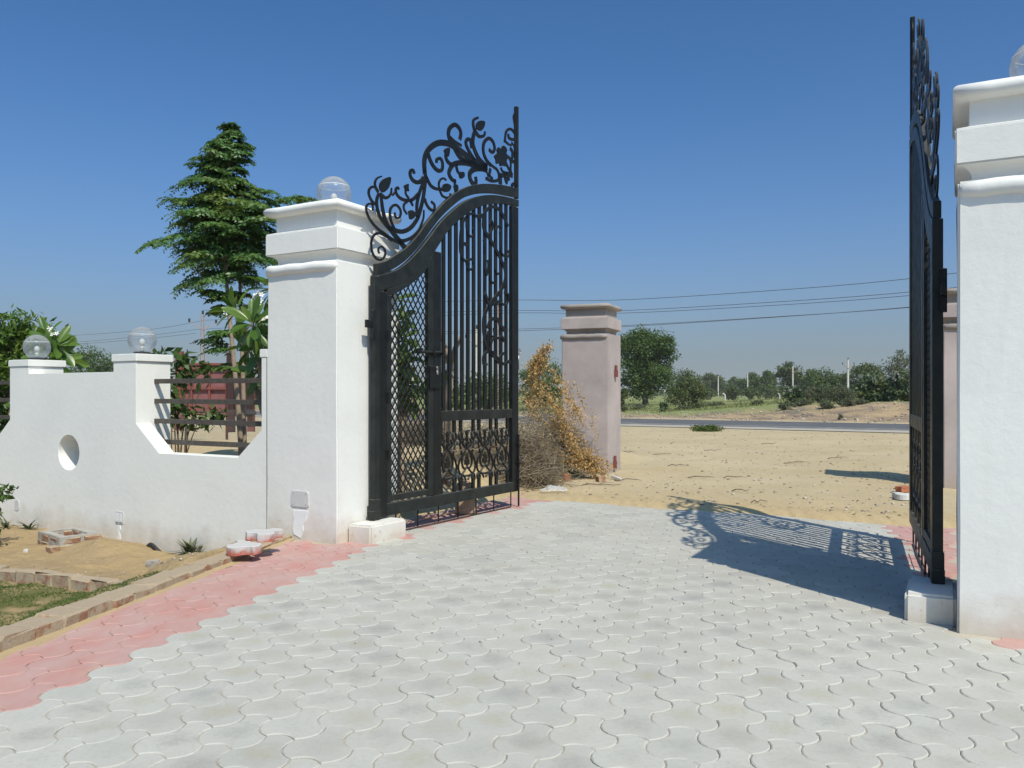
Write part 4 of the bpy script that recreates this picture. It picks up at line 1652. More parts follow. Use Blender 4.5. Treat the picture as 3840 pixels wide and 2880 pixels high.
# brick chamber in the soil in front of the wall
ch = thing('brick_chamber', 'open square brick chamber capped with grey mortar, in the soil before the wall', 'brick chamber', (-5.03, 9.216, SOIL), R(50))
LXc, LYc, Wc = 0.45, 0.66, 0.125
br = rough_brick(0.20, 0.105, 0.072, 41, M['brick'], 0.008)
br2 = rough_brick(0.20, 0.105, 0.072, 42, M['brick'], 0.010)
for course in range(2):
    z = -0.01 + course * 0.076
    for (x0, y0, ang, n, step) in ((0.10, 0.055, 0, 2, 0.23), (0.10, LYc - 0.055, 0, 2, 0.23), (0.055, 0.19, 90, 2, 0.235), (LXc - 0.055, 0.19, 90, 2, 0.235)):
        for i in range(n):
            o = link('brick', br if (i + course) % 2 else br2, ch)
            o.location = (x0 + (i * step if ang == 0 else 0) + (0.03 if course and ang == 0 else 0), y0 + (i * step if ang else 0), z)
            o.rotation_euler = (rng.uniform(-.03, .03), rng.uniform(-.03, .03), R(ang) + rng.uniform(-.05, .05))
m = MB()
t = 0.010
for (a, b, c, d) in ((0.008, LXc - 0.008, 0.010, 0.105), (0.008, LXc - 0.008, LYc - 0.105, LYc - 0.010), (0.008, 0.105, 0.106, LYc - 0.106), (LXc - 0.105, LXc - 0.008, 0.106, LYc - 0.106)):
    m.box(a, b, c, d, -0.06, 0.152)
me = m.mesh('mortar', simple_mat('grey_mortar', (0.42, 0.39, 0.34), (0.30, 0.28, 0.25), 10, 0.95, 0.7, 40, 0.012), bevel=0.006)
link('mortar', wobble(me, 0.010, 3, 3), ch)
m = MB()
m.box(0.10, LXc - 0.10, 0.10, LYc - 0.10, -0.05, 0.03)
link('soil_fill', wobble(m.mesh('soil_fill', M['orange']), 0.012, 8, 3), ch)


def chunk(name, label, cat, loc, size, mat, seed, group=None, rot=None, sub=1):
    r = random.Random(seed)
    bm = bmesh.new()
    bmesh.ops.create_cube(bm, size=1)
    bmesh.ops.subdivide_edges(bm, edges=list(bm.edges), cuts=sub, use_grid_fill=True)
    for v in bm.verts:
        v.co = Vector((v.co.x * size[0] * r.uniform(.84, 1.08), v.co.y * size[1] * r.uniform(.84, 1.08), v.co.z * size[2] * r.uniform(.86, 1.08)))
    bmesh.ops.bevel(bm, geom=list(bm.edges), offset=min(size) * 0.06, segments=1, affect='EDGES')
    me = bpy.data.meshes.new(name)
    bm.to_mesh(me)
    bm.free()
    me.materials.append(mat)
    o = link(name, me)
    o.location = loc
    o.rotation_euler = rot or (r.uniform(-.1, .1), r.uniform(-.1, .1), r.uniform(0, 3))
    return tag(o, label, cat, group)


chunk('brick_fragment', 'broken brick fragment lying against the corner of the brick chamber', 'brick', (-5.02, 9.06, SOIL + 0.05), (0.17, 0.10, 0.085), M['brick'], 5)
chunk('plaster_fragment', 'white plaster fragment beside the left corner of the brick chamber', 'rubble piece', (-5.36, 9.14, SOIL + 0.02), (0.17, 0.05, 0.035), M['whitetile'], 6)
chunk('mortar_fragment', 'grey lump of mortar at the right side of the brick chamber', 'rubble piece', (-4.62, 9.12, SOIL + 0.03), (0.13, 0.09, 0.07), M['rubble'], 7)
chunk('mortar_fragment', 'grey mortar lump in the soil beside the black hose', 'rubble piece', (-3.62, 8.35, SOIL + 0.05), (0.12, 0.08, 0.06), M['rubble'], 17)

# two loose pavers left on the kerb
pv = paver_mesh('loose_paver', None, bottom=True, gap=0.002, th=0.075)


def loose_mat():
    k = NT('loose_red_paver')
    p = k.pos()
    n = k.sep(k.n('ShaderNodeNewGeometry').outputs['Normal'])[2]
    z = k.sep(k.obj())[2]
    f = k.ramp(k.math('ADD', k.math('ADD', k.math('MULTIPLY', z, 7.0), k.math('MULTIPLY', k.noise(p, 14, 5), 0.9)), k.math('MULTIPLY', n, 0.5)), 0.0, 0.35)
    k.color(k.mix(f, (0.42, 0.12, 0.085), (0.50, 0.48, 0.46)))
    k.rough(0.9)
    k.bump(k.noise(p, 60, 5), 0.4, 0.006)
    return k.m


pv.materials.clear()
pv.materials.append(loose_mat())
o = link('loose_paver', pv)
o.location = (-2.40, 7.42, 0.148)
o.rotation_euler = (0.03, -0.04, 0.55)
tag(o, 'loose red sided paver lying on the kerb, the lower of two', 'paver', 'loose pavers')
o = link('loose_paver', pv)
o.location = (-2.27, 7.62, 0.228)
o.rotation_euler = (-0.02, 0.03, -0.25)
tag(o, 'loose red sided paver lying on top of another paver on the kerb', 'paver', 'loose pavers')

# sandstone block propping the ground behind the open leaf
m = MB()
m.prism([(-0.125, 0), (0.125, 0), (0.12, 0.30), (0.05, 0.40), (-0.06, 0.42), (-0.12, 0.33)], -0.07, 0.07)
me = wobble(m.mesh('stone_block', M['stone'], bevel=0.015, seg=2), 0.008, 9, 2)
o = link('stone_block', me)
o.location = (-0.56, 10.22, 0.0)
o.rotation_euler = (0.02, -0.03, 0.35)
tag(o, 'upright brown sandstone block behind the bottom rail of the open gate leaf', 'stone block')

# black hose in the hollow at the foot of the wall
m = MB()
hp = []
for i in range(12):
    tt = 1.98 + i * 0.088
    w = W(-tt, -0.055 - 0.012 * math.sin(i))
    hp.append((w.x, w.y, garden_h(w.x, w.y) + (0.022 if 1 < i < 10 else -0.03) + 0.006 * math.sin(i * 0.8)))
hp = [tuple(float(c) for c in p) for p in hp]
m.tube(smooth2(hp, 3), 0.026, 10)
o = m.build('hose', M['pipe'], None, smooth=True)
tag(o, 'black hose lying at the foot of the white wall', 'hose')


# litter and broken pieces beside the bare pillar
def plastic_bag():
    n, mth = 22, 12
    verts, faces = [], []
    for j in range(mth):
        for i in range(n):
            x, y = (i / (n - 1) - 0.5) * 0.40, (j / (mth - 1) - 0.5) * 0.24
            z = 0.02 + 0.085 * math.exp(-(x / 0.16) ** 2 - (y / 0.09) ** 2) + 0.05 * (float(hash_noise(x * 22, y * 30, 51)) - 0.3) + 0.03 * x
            verts.append((x + 0.05 * y, y * (1 - 0.5 * abs(x)), max(z, 0.006)))
    for j in range(mth - 1):
        for i in range(n - 1):
            a = j * n + i
            faces.append((a, a + 1, a + n + 1, a + n))
    m = MB()
    m.add(verts, faces)
    k = NT('crumpled_clear_plastic')
    k.color((0.75, 0.76, 0.77))
    k.rough(0.22)
    k.bsdf.inputs['Alpha'].default_value = 0.38
    k.bump(k.noise(k.pos(), 22, 4), 0.8, 0.03)
    return m.build('plastic_bag', k.m, None, smooth=False)


p = at(1196, 1062, 2685 / 216)
o = plastic_bag()
o.location = (p.x, p.y, H(p.x, p.y) + 0.005)
o.rotation_euler = (0, 0, 0.25)
tag(o, 'crumpled clear plastic bag on the sand below the dry brushwood', 'plastic bag')


def ground_at(px, py):
    Y = 2685 / (py - 848)
    x = (px - 1106) / 1790 * Y
    return Vector((x, Y, H(x, Y)))


p = ground_at(1182, 1030)
chunk('slab_fragment', 'flat white slab fragment lying left of the green weed', 'slab', (p.x, p.y, p.z + 0.06), (0.50, 0.22, 0.07), M['whitetile'], 31, rot=(0.25, 0.1, -0.15))
p = ground_at(1250, 1031)
chunk('slab_fragment', 'tilted white slab fragment lying right of the green weed', 'slab', (p.x, p.y, p.z + 0.10), (0.44, 0.30, 0.06), M['whitetile'], 32, rot=(0.45, 0.28, 0.3))
p = ground_at(1224, 1041)
chunk('brick_fragment', 'orange brick fragment below the green weed by the bare pillar', 'brick', (p.x, p.y, p.z + 0.05), (0.16, 0.12, 0.14), M['orange'], 33)
p = ground_at(1297, 1043)
chunk('brick_fragment', 'dark red brown brick lump at the foot of the bare pillar', 'brick', (p.x, p.y, p.z + 0.04), (0.17, 0.12, 0.10), M['brick'], 34)
p = ground_at(1332, 1040)
chunk('bone_white_stick', 'short pale wood stub lying by the pillar corner', 'wood', (p.x, p.y, p.z + 0.03), (0.24, 0.05, 0.05), M['post'], 35, rot=(0, 0.2, -0.9))
p = ground_at(1953, 1083)
o = link('loose_paver', paver_mesh('loose_paver', M['whitetile'], bottom=True, gap=0.002, th=0.075))
o.location = (p.x, p.y, p.z + 0.085)
o.rotation_euler = (0, 0.02, 0.4)
tag(o, 'loose white paver on the sand next to the edge-on gate leaf', 'paver', 'loose pavers')
p = ground_at(1952, 1066)
chunk('brick_fragment', 'red brick on the sand behind the loose white paver', 'brick', (p.x, p.y, p.z + 0.05), (0.24, 0.12, 0.09), M['orange'], 36, rot=(0, 0, 0.5))

# twigs on the sand
tw = []
for (px, py, ln, a) in ((1357, 1043, 1.15, -0.35), (1300, 1052, 1.1, 0.1), (1515, 1036, 0.75, 0.0), (1585, 1036, 0.55, -0.1), (1465, 1009, 0.9, 0.05), (1430, 985, 0.8, 0.2),
                        (1350, 981, 0.8, 0.1), (1352, 987, 0.6, 0.0), (1600, 1066, 0.5, 0.2), (1640, 1090, 0.45, -0.4), (1812, 992, 0.8, -0.1), (1720, 1000, 0.7, 0.0), (1540, 975, 0.9, 0.1), (1660, 960, 0.8, -0.1)):
    p = ground_at(px, py)
    m = MB()
    ln *= rng.uniform(0.4, 0.8)
    pts = [(-ln / 2, 0, 0.010)]
    for i in range(1, 6):
        pts.append((-ln / 2 + ln * i / 5, rng.uniform(-.04, .04), 0.015 + rng.uniform(0, 0.03)))
    m.tube(pts, [0.009, 0.009, 0.008, 0.007, 0.006, 0.003], 5)
    if ln > 0.5:
        m.tube([pts[2], (pts[2][0] + 0.12, 0.10, 0.05), (pts[2][0] + 0.24, 0.16, 0.03)], [0.007, 0.005, 0.003], 4)
    o = m.build('twig', M['twig'])
    o.location = p
    o.rotation_euler = (0, 0, a + rng.uniform(-.5, .5))
    tag(o, 'thin dry twig lying on the open sand beyond the gate', 'twig', 'twigs on the sand')


# ------------------------------------------------------------------ red board on posts beyond the wall
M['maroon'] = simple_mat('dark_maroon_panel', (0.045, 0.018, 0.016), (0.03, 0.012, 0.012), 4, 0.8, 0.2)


def red_board():
    t = thing('metal_signboard', 'red oxide metal signboard seen from behind, on tall square posts', 'signboard', (-10.55, 26.3, H(-10.0, 26.3) - 0.1), 0.0)
    b = -t.location.z
    m = MB()
    m.box(-0.105, 0.105, -0.1, 0.1, 0, 2.81 + b)
    m.build('post', M['red'], t)
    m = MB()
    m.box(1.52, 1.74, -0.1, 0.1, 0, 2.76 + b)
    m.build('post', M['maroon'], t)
    m = MB()
    m.box(2.06, 2.26, 0.25, 0.45, 0, 2.1 + b)
    m.build('post', M['red'], t)
    m = MB()
    m.box(-0.18, 2.0, 0.101, 0.13, 0.80 + b, 2.44 + b)
    m.build('sheet', M['redsheet'], t)
    for z in (2.40, 2.27, 1.63, 0.93, 0.82):
        m = MB()
        m.box(0.106, 1.519, 0.0, 0.10, z - 0.035 + b, z + 0.035 + b)
        m.build('crossbar', M['red'], t)
    for x in (0.36, 0.93, 1.47):
        m = MB()
        m.box(x - 0.03, x + 0.03, 0.02, 0.098, 0.86 + b, 2.24 + b)
        m.build('upright', M['red'], t)
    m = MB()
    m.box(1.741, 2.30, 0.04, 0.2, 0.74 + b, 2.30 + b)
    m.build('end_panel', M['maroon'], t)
    m = MB()
    m.tube([(2.0, 0.0, 0.84 + b), (2.42, 0.0, 0.86 + b)], 0.06, 10)
    m.build('pipe', M['dark'], t)


red_board()


# ------------------------------------------------------------------ chain-link fence from the bare pillar along the yard
def chain_fence():
    a, b = Vector((0.86, 15.45, 0)), Vector((-11.0, 20.0, 0))
    L = (b - a).length
    ang = math.atan2(b.y - a.y, b.x - a.x)
    t = thing('chain_link_fence', 'thin rusty chain-link fence on iron posts across the sandy yard', 'fence', (a.x, a.y, 0), ang)
    cell, top = 0.085, 1.12
    m = MB()
    n = int(L / cell)
    rows = int(top / cell / 0.62)
    for s in (0, 1):
        for i in range(n):
            pts = []
            for j in range(rows + 1):
                x = i * cell + (cell / 2 if (j + s) % 2 else -cell / 2)
                hz = 0.02
                pts.append((x + rng.uniform(-.008, .008), 0.006 * (1 if j % 2 else -1) + 0.03 * math.sin(x * 0.9), hz + j * cell * 0.62 + 0.02 * math.sin(x * 1.3)))
            m.tube(pts, 0.0034, 3, cap=False)
    m.build('chain_link_mesh', M['galv'], t, recalc=False)
    for i in range(6):
        m = MB()
        x = L * i / 5
        m.box(x - 0.02, x + 0.02, -0.02, 0.02, -0.3, 1.25)
        m.build('post', M['rust'], t)


chain_fence()


# ------------------------------------------------------------------ poles and wires
def concrete_pole(px, top_py, Y, label, cross=0):
    p = at(px, top_py, Y)
    z0 = H(p.x, p.y) - 0.2
    t = thing('utility_pole', label, 'utility pole', (p.x, p.y, z0), 0, 'white concrete utility poles')
    h = p.z - z0
    m = MB()
    w = 0.17 if Y < 250 else 0.2
    m.add([(-w, -w, 0), (w, -w, 0), (w, w, 0), (-w, w, 0), (-w * .6, -w * .6, h), (w * .6, -w * .6, h), (w * .6, w * .6, h), (-w * .6, w * .6, h)],
          [(0, 3, 2, 1), (4, 5, 6, 7), (0, 1, 5, 4), (1, 2, 6, 5), (2, 3, 7, 6), (3, 0, 4, 7)])
    m.build('shaft', M['post'], t)
    if cross:
        m = MB()
        for s in ((-1, 1) if cross == 2 else (1,)):
            m.tube([(0, -0.15, h - 1.5), (s * 0.95, -0.15, h - 0.75)], 0.06, 5)
        m.build('crossarm', M['lattice'], t)
        for s in ((-1, 1) if cross == 2 else (1,)):
            m = MB()
            m.tube([(s * 0.95, -0.15, h - 0.80), (s * 0.95, -0.15, h - 0.5)], 0.08, 6)
            m.build('insulator', M['dark'], t)
        m = MB()
        m.tube([(0, -0.05, h), (0, -0.05, h + 0.35)], 0.07, 6)
        m.build('insulator', M['dark'], t)


concrete_pole(1831.8, 777, 139, 'white concrete utility pole with a V-shaped crossarm above the bushes', 2)
concrete_pole(1712.6, 791, 172, 'white concrete utility pole in front of the broad dark tree', 1)
concrete_pole(1615, 806, 229, 'white concrete utility pole between two clumps of trees')
concrete_pole(1551.5, 813, 281, 'white concrete utility pole standing behind the bent fence post')
concrete_pole(1463, 824, 410, 'short far white pole showing above the low acacia bush')
concrete_pole(1436.5, 825, 428, 'far white pole right of the big round tree trunk')
concrete_pole(1417.7, 831, 600, 'farthest and smallest white pole right of the big tree trunk')
concrete_pole(1029.6, 711, 74, 'white concrete pole with insulators seen through the gate bars', 2)


def lattice_pole(px, Y, topz, label):
    x = (px - 1106) / 1790 * Y
    z0 = H(x, Y) - 0.2
    t = thing('lattice_pole', label, 'lattice pole', (x, Y, z0), 0.5, 'lattice power poles')
    h = topz - z0
    w0, w1 = 0.24, 0.10
    m = MB()
    for sx in (-1, 1):
        for sy in (-1, 1):
            m.tube([(sx * w0, sy * w0, 0), (sx * w1, sy * w1, h)], 0.035, 4)
    m.build('legs', M['lattice'], t)
    m = MB()
    n = 22
    for i in range(n):
        za, zb = h * i / n, h * (i + 1) / n
        wa, wb = w0 + (w1 - w0) * i / n, w0 + (w1 - w0) * (i + 1) / n
        s = 1 if i % 2 else -1
        m.tube([(-s * wa, -wa, za), (s * wb, -wb, zb)], 0.022, 4)
        m.tube([(-s * wa, wa, za), (s * wb, wb, zb)], 0.022, 4)
        m.tube([(-wa, -s * wa, za), (-wb, s * wb, zb)], 0.022, 4)
        m.tube([(wa, -s * wa, za), (wb, s * wb, zb)], 0.022, 4)
    m.build('bracing', M['lattice'], t)
    m = MB()
    for s in (-1, 1):
        m.tube([(0, 0, h - 1.3), (s * 1.1, 0, h - 0.75)], 0.05, 4)
    m.build('crossarm', M['lattice'], t)
    for q in ((-1.1, h - 0.72), (1.1, h - 0.72), (0, h)):
        m = MB()
        m.tube([(q[0], 0, q[1]), (q[0], 0, q[1] + 0.3)], 0.09, 6)
        m.build('insulator', M['dark'], t)


lattice_pole(438, 72, 8.3, 'lattice steel power pole rising behind the red signboard')
lattice_pole(1076, 60, 7.8, 'lattice steel power pole seen through the gate bars near the free end')


def wire(pix, label, off=0.0):
    """overhead wire through surveyed bearings, in the plane of the pole line beside the road"""
    pts = []
    for px, py in pix:
        q = (px - 1106) / 1790
        Y = (53.0 + off) / (1 + 0.68 * q)
        pts.append((q * Y, Y, 1.5 - (py - 848) / 1790 * Y))
    m = MB()
    m.tube(smooth2(pts, 8), 0.017, 4)
    o = m.build('overhead_wire', M['wire'])
    tag(o, label, 'power line', 'overhead power lines')


wire([(438, 671), (800, 657), (1090, 648.5), (1325, 648.5), (1650, 629), (1965, 602), (2400, 545)], 'topmost overhead wire crossing the open gateway')
wire([(438, 692), (800, 680), (1090, 671), (1325, 671.5), (1650, 654), (1965, 631), (2400, 585)], 'upper wire of the close middle pair across the gateway', 2)
wire([(428, 712), (800, 690), (1090, 676.5), (1325, 677), (1650, 661), (1965, 638.6), (2400, 595)], 'lower wire of the close middle pair across the gateway', 4)
wire([(800, 728), (1090, 716), (1325, 707), (1650, 687), (1965, 663.4), (2400, 620)], 'lowest overhead wire across the gateway', 6)
wire([(800, 722), (1090, 712), (1325, 704.5), (1650, 686), (1965, 664.5), (2400, 624)], 'fine wire crossing the lowest wire near the edge-on leaf', 8)
wire([(-60, 731), (123, 726.5), (280, 716), (360, 707), (438, 692.5)], 'top wire running left from the lattice pole', 8)
wire([(-60, 744), (143, 739.8), (300, 727), (427, 711.7)], 'middle wire running left from the lattice pole', 8)
wire([(-60, 748), (143, 744), (300, 733), (424, 720)], 'lowest wire running left from the lattice pole', 8)


def fence_stub(px, top, Y, label):
    p = at(px, top, Y)
    z0 = H(p.x, p.y) - 0.1
    m = MB()
    h = p.z - z0
    m.tube([(0, 0, 0), (0, 0, h - 0.25), (-0.04, 0, h - 0.12), (-0.22, 0, h)], [0.09, 0.085, 0.085, 0.08], 5)
    o = m.build('fence_post', M['post'])
    o.location = (p.x, p.y, z0)
    tag(o, label, 'fence post', 'bent concrete fence posts')


fence_stub(1566, 850, 77, 'bent-topped concrete fence post standing alone in the green field')
fence_stub(1684, 850, 106, 'bent-topped concrete fence post beside the flowering milkweed bush')
fence_stub(1456, 862, 80, 'short concrete fence post under the low acacia bush')


# ------------------------------------------------------------------ plants
def leaf_cards(P, D, N, length, width, bend=0.0):
    """one rhombus-like leaf (two quads, folded) per point: base P, direction D, normal N"""
    P, D, N = [np.asarray(a, float) for a in (P, D, N)]
    D = D / np.linalg.norm(D, axis=1, keepdims=True)
    S = np.cross(D, N)
    S /= np.maximum(np.linalg.norm(S, axis=1, keepdims=True), 1e-6)
    N = np.cross(S, D)
    L = np.asarray(length).reshape(-1, 1) * np.ones((len(P), 1))
    Wd = np.asarray(width).reshape(-1, 1) * np.ones((len(P), 1))
    a = P
    b = P + D * L * 0.45 + S * Wd / 2 + N * L * 0.04
    c = P + D * L - N * L * bend
    d = P + D * L * 0.45 - S * Wd / 2 + N * L * 0.04
    Vx = np.stack([a, b, c, d], 1).reshape(-1, 3)
    F = np.arange(len(P) * 4).reshape(-1, 4)
    return Vx, F


def cloud(centers, radii, per, size, g, aspect=0.5, up=0.5, shell=0.55):
    """leaves scattered through clumps; leaf normals lean upward and outward"""
    C = np.repeat(np.asarray(centers, float), per, 0)
    Rr = np.repeat(np.asarray(radii, float), per, 0)
    n = len(C)
    d = g.normal(size=(n, 3))
    d /= np.linalg.norm(d, axis=1, keepdims=True)
    rad = (shell + (1 - shell) * g.random((n, 1))) * (0.75 + 0.5 * g.random((n, 1)) ** 2)
    P = C + d * Rr * rad
    N = d * 0.6 + np.array([0, 0, up]) + g.normal(size=(n, 3)) * 0.45
    D = g.normal(size=(n, 3)) + d * 0.5 + np.array([0, 0, -0.25])
    L = size * (0.6 + 0.8 * g.random(n))
    return leaf_cards(P, D, N, L, L * aspect, 0.1)


LEAF = {
    'dark': leaf_mat('dark_tree_leaves', (0.041, 0.084, 0.019), (0.084, 0.142, 0.030), (0.128, 0.169, 0.038), 0.55, 0.25, 0.6),
    'olive': leaf_mat('olive_tree_leaves', (0.062, 0.094, 0.030), (0.106, 0.138, 0.048), (0.138, 0.150, 0.056), 0.6, 0.25, 0.5),
    'grey': leaf_mat('grey_green_bush_leaves', (0.085, 0.105, 0.055), (0.135, 0.150, 0.085), (0.17, 0.165, 0.10), 0.65, 0.25, 0.7),
    'milk': leaf_mat('milkweed_leaves', (0.070, 0.115, 0.058), (0.120, 0.165, 0.085), (0.19, 0.20, 0.055), 0.5, 0.3, 1.2),
    'flower': leaf_mat('pale_flower_heads', (0.33, 0.33, 0.30), (0.42, 0.42, 0.38), None, 0.7, 0.2),
    'tall': leaf_mat('drooping_compound_leaves', (0.050, 0.130, 0.040), (0.125, 0.245, 0.060), (0.17, 0.22, 0.035), 0.38, 0.36, 1.3),
    'bright': leaf_mat('bright_green_leaves', (0.063, 0.138, 0.021), (0.127, 0.213, 0.034), (0.184, 0.241, 0.040), 0.45, 0.38, 1.5),
    'shrub': leaf_mat('mid_green_shrub_leaves', (0.045, 0.095, 0.022), (0.085, 0.150, 0.035), None, 0.42, 0.32, 2),
    'gold': leaf_mat('dry_golden_leaves', (0.50, 0.31, 0.115), (0.66, 0.46, 0.22), (0.44, 0.25, 0.085), 0.8, 0.35, 3),
    'lawn': leaf_mat('lawn_blades', (0.060, 0.110, 0.020), (0.115, 0.165, 0.035), (0.20, 0.19, 0.07), 0.6, 0.3, 2.5),
    'drygrass': leaf_mat('field_grass_blades', (0.18, 0.21, 0.07), (0.27, 0.27, 0.12), (0.14, 0.17, 0.055), 0.7, 0.3, 0.3),
}


def frangipani_mat():
    k = NT('thick_glossy_leaf')
    o = k.sep(k.obj())
    rnd = k.n('ShaderNodeObjectInfo').outputs['Random']
    col = k.mix(rnd, (0.055, 0.125, 0.020), (0.130, 0.215, 0.034))
    vein = k.ramp(k.math('ABSOLUTE', o[1]), 0.0, 0.004, 0.55, 0.0)
    col = k.mix(vein, col, (0.19, 0.24, 0.07))
    side = k.math('SINE', k.math('ADD', k.math('MULTIPLY', o[0], 420.0), k.math('MULTIPLY', k.math('ABSOLUTE', o[1]), -380.0)))
    col = k.mix(k.ramp(side, 0.75, 1.0, 0.0, 0.22), col, (0.16, 0.21, 0.06))
    k.color(col)
    k.rough(0.35)
    tr = k.n('ShaderNodeBsdfTranslucent')
    tr.inputs[0].default_value = (0.14, 0.26, 0.02, 1)
    mx = k.n('ShaderNodeMixShader')
    mx.inputs[0].default_value = 0.28
    k.t.links.new(k.bsdf.outputs[0], mx.inputs[1])
    k.t.links.new(tr.outputs[0], mx.inputs[2])
    k.t.links.new(mx.outputs[0], k.out.inputs['Surface'])
    return k.m


M['frang'] = frangipani_mat()
M['petal'] = simple_mat('white_petal', (0.78, 0.78, 0.74), (0.74, 0.73, 0.66), 10, 0.6, 0.0)


def frangipani_leaf(L, Wd, droop, seed):
    r = random.Random(seed)
    prof = [(0, .10), (.12, .16), (.3, .55), (.5, .86), (.68, 1.0), (.84, .80), (.95, .42), (1.0, .04)]
    verts, faces = [], []
    for i, (t, w) in enumerate(prof):
        z = -droop * t * t * L + r.uniform(-.004, .004)
        for s in (-1, -.5, 0, .5, 1):
            verts.append((t * L, s * w * Wd / 2, z + abs(s) * w * Wd * 0.16))
    for i in range(len(prof) - 1):
        for j in range(4):
            a = i * 5 + j
            faces.append((a, a + 1, a + 6, a + 5))
    m = MB()
    m.add(verts, faces)
    return m.mesh('leaf', M['frang'], smooth=True, recalc=False)


FL = [frangipani_leaf(0.38, 0.122, d, i) for i, d in enumerate((0.12, 0.28, 0.45, 0.2))]


def petal_flower():
    m = MB()
    for k in range(5):
        a = 2 * math.pi * k / 5
        c, s = math.cos(a), math.sin(a)
        pts = [(0.003, 0, 0), (0.020, 0.014, 0.006), (0.040, 0.010, 0.012), (0.044, 0, 0.012), (0.040, -0.010, 0.010), (0.020, -0.010, 0.004)]
        m.add([(x * c - y * s, x * s + y * c, z) for x, y, z in pts], [(0, 1, 2, 3, 4, 5)])
    return m.mesh('flower', M['petal'], recalc=False)


FLOWER = petal_flower()


def frangipani(label, base, rosettes, flowers, seed):
    """rosettes: (tip, axis, leaf count)"""
    r = random.Random(seed)
    t = thing('frangipani_tree', label, 'frangipani', base, 0, 'frangipani trees behind the wall')
    b = Vector(base)
    m = MB()
    fork = Vector((0.0, 0.0, 0.55))
    m.tube([(0, 0, -0.2), (0.02, 0.01, 0.25), fork], [0.065, 0.058, 0.05], 8)
    for tip, ax, n in rosettes:
        e = Vector(tip) - b
        mid = fork.lerp(e, 0.5) + Vector((r.uniform(-.06, .06), r.uniform(-.06, .06), 0.0)) - Vector(ax) * 0.05
        pts = smooth2([tuple(fork * 0.9), tuple(mid), tuple(e)], 4)
        m.tube(pts, [0.040 + (0.018 - 0.040) * i / (len(pts) - 1) for i in range(len(pts))], 7)
    m.build('trunk', M['palebark'], t, smooth=True)
    for tip, ax, n in rosettes:
        e = Vector(tip) - b
        Z = Vector(ax).normalized()
        q = Z.to_track_quat('Z', 'Y')
        for i in range(n):
            f = i / n
            az = i * 2.39996 + r.uniform(-.2, .2)
            el = R(62 - 95 * f + r.uniform(-8, 8))
            o = link('leaf', FL[0 if f < .3 else (3 if f < .5 else (1 if f < .75 else 2))], t)
            d = q @ Vector((math.cos(el) * math.cos(az), math.cos(el) * math.sin(az), math.sin(el)))
            up = Z * math.cos(el) - (q @ Vector((math.cos(az), math.sin(az), 0))) * math.sin(el)
            y = up.cross(d).normalized()
            rot = Matrix((d, y, d.cross(y))).transposed().to_quaternion() @ Quaternion((1, 0, 0), r.uniform(-.35, .35))
            o.rotation_mode = 'QUATERNION'
            o.rotation_quaternion = rot
            o.location = e - Z * (0.10 * f) + d * 0.015
            s = r.uniform(0.72, 1.08) * (0.70 + 0.30 * min(1, f * 3))
            o.scale = (s, s, s)
    for fp in flowers:
        e = Vector(fp) - b
        for k in range(2):
            o = link('flower', FLOWER, t)
            o.location = e + Vector((r.uniform(-.035, .035), r.uniform(-.03, .03), r.uniform(-.035, .035)))
            d = Vector((r.uniform(-.4, .6), -1, r.uniform(-.2, .7))).normalized()
            o.rotation_mode = 'QUATERNION'
            o.rotation_quaternion = d.to_track_quat('Z', 'Y')
            s = r.uniform(0.75, 0.95)
            o.scale = (s, s, s)
    return t


YF = 10.25
frangipani('frangipani with big glossy leaves and white flowers behind the wall, left of the white pillar', (-2.93, 10.45, H(-2.93, 10.45)),
           [(at(545, 696, YF - .35), (-0.12, -0.70, 0.62), 26), (at(585, 618, YF + .25), (-0.25, -0.2, 0.9), 18), (at(572, 752, YF - .25), (-0.5, -0.6, 0.25), 18),
            (at(506, 668, YF + .35), (-0.6, -0.1, 0.6), 17), (at(606, 690, YF), (0.3, -0.3, 0.8), 16), (at(535, 745, YF + .3), (-0.6, 0.1, 0.5), 14), (at(560, 800, YF + .2), (-.2, -.6, .3), 12)],
           [at(543, 660, YF - .1), at(558, 655, YF - .2), at(549, 640, YF), at(488, 671, YF), at(566, 683, YF - .3), at(575, 690, YF - .25), at(574, 741, YF - .25), at(562, 633, YF)], 3)
YG = 11.0
frangipani('frangipani seen through the wicket door mesh of the open gate leaf', (-1.50, 11.1, H(-1.5, 11.1)),
           [(at(842, 648, YG), (0.2, -0.3, 0.85), 16), (at(858, 690, YG - .1), (0.6, -0.2, 0.5), 16), (at(862, 735, YG), (0.5, -0.4, 0.5), 16), (at(880, 765, YG), (0.8, -0.2, 0.3), 14),
            (at(850, 790, YG - .2), (0.2, -0.6, 0.4), 14), (at(872, 830, YG), (0.5, -0.5, 0.2), 14), (at(900, 850, YG + .1), (0.8, -0.3, 0.3), 12), (at(846, 860, YG), (0.1, -0.8, 0.2), 12)],
           [], 4)


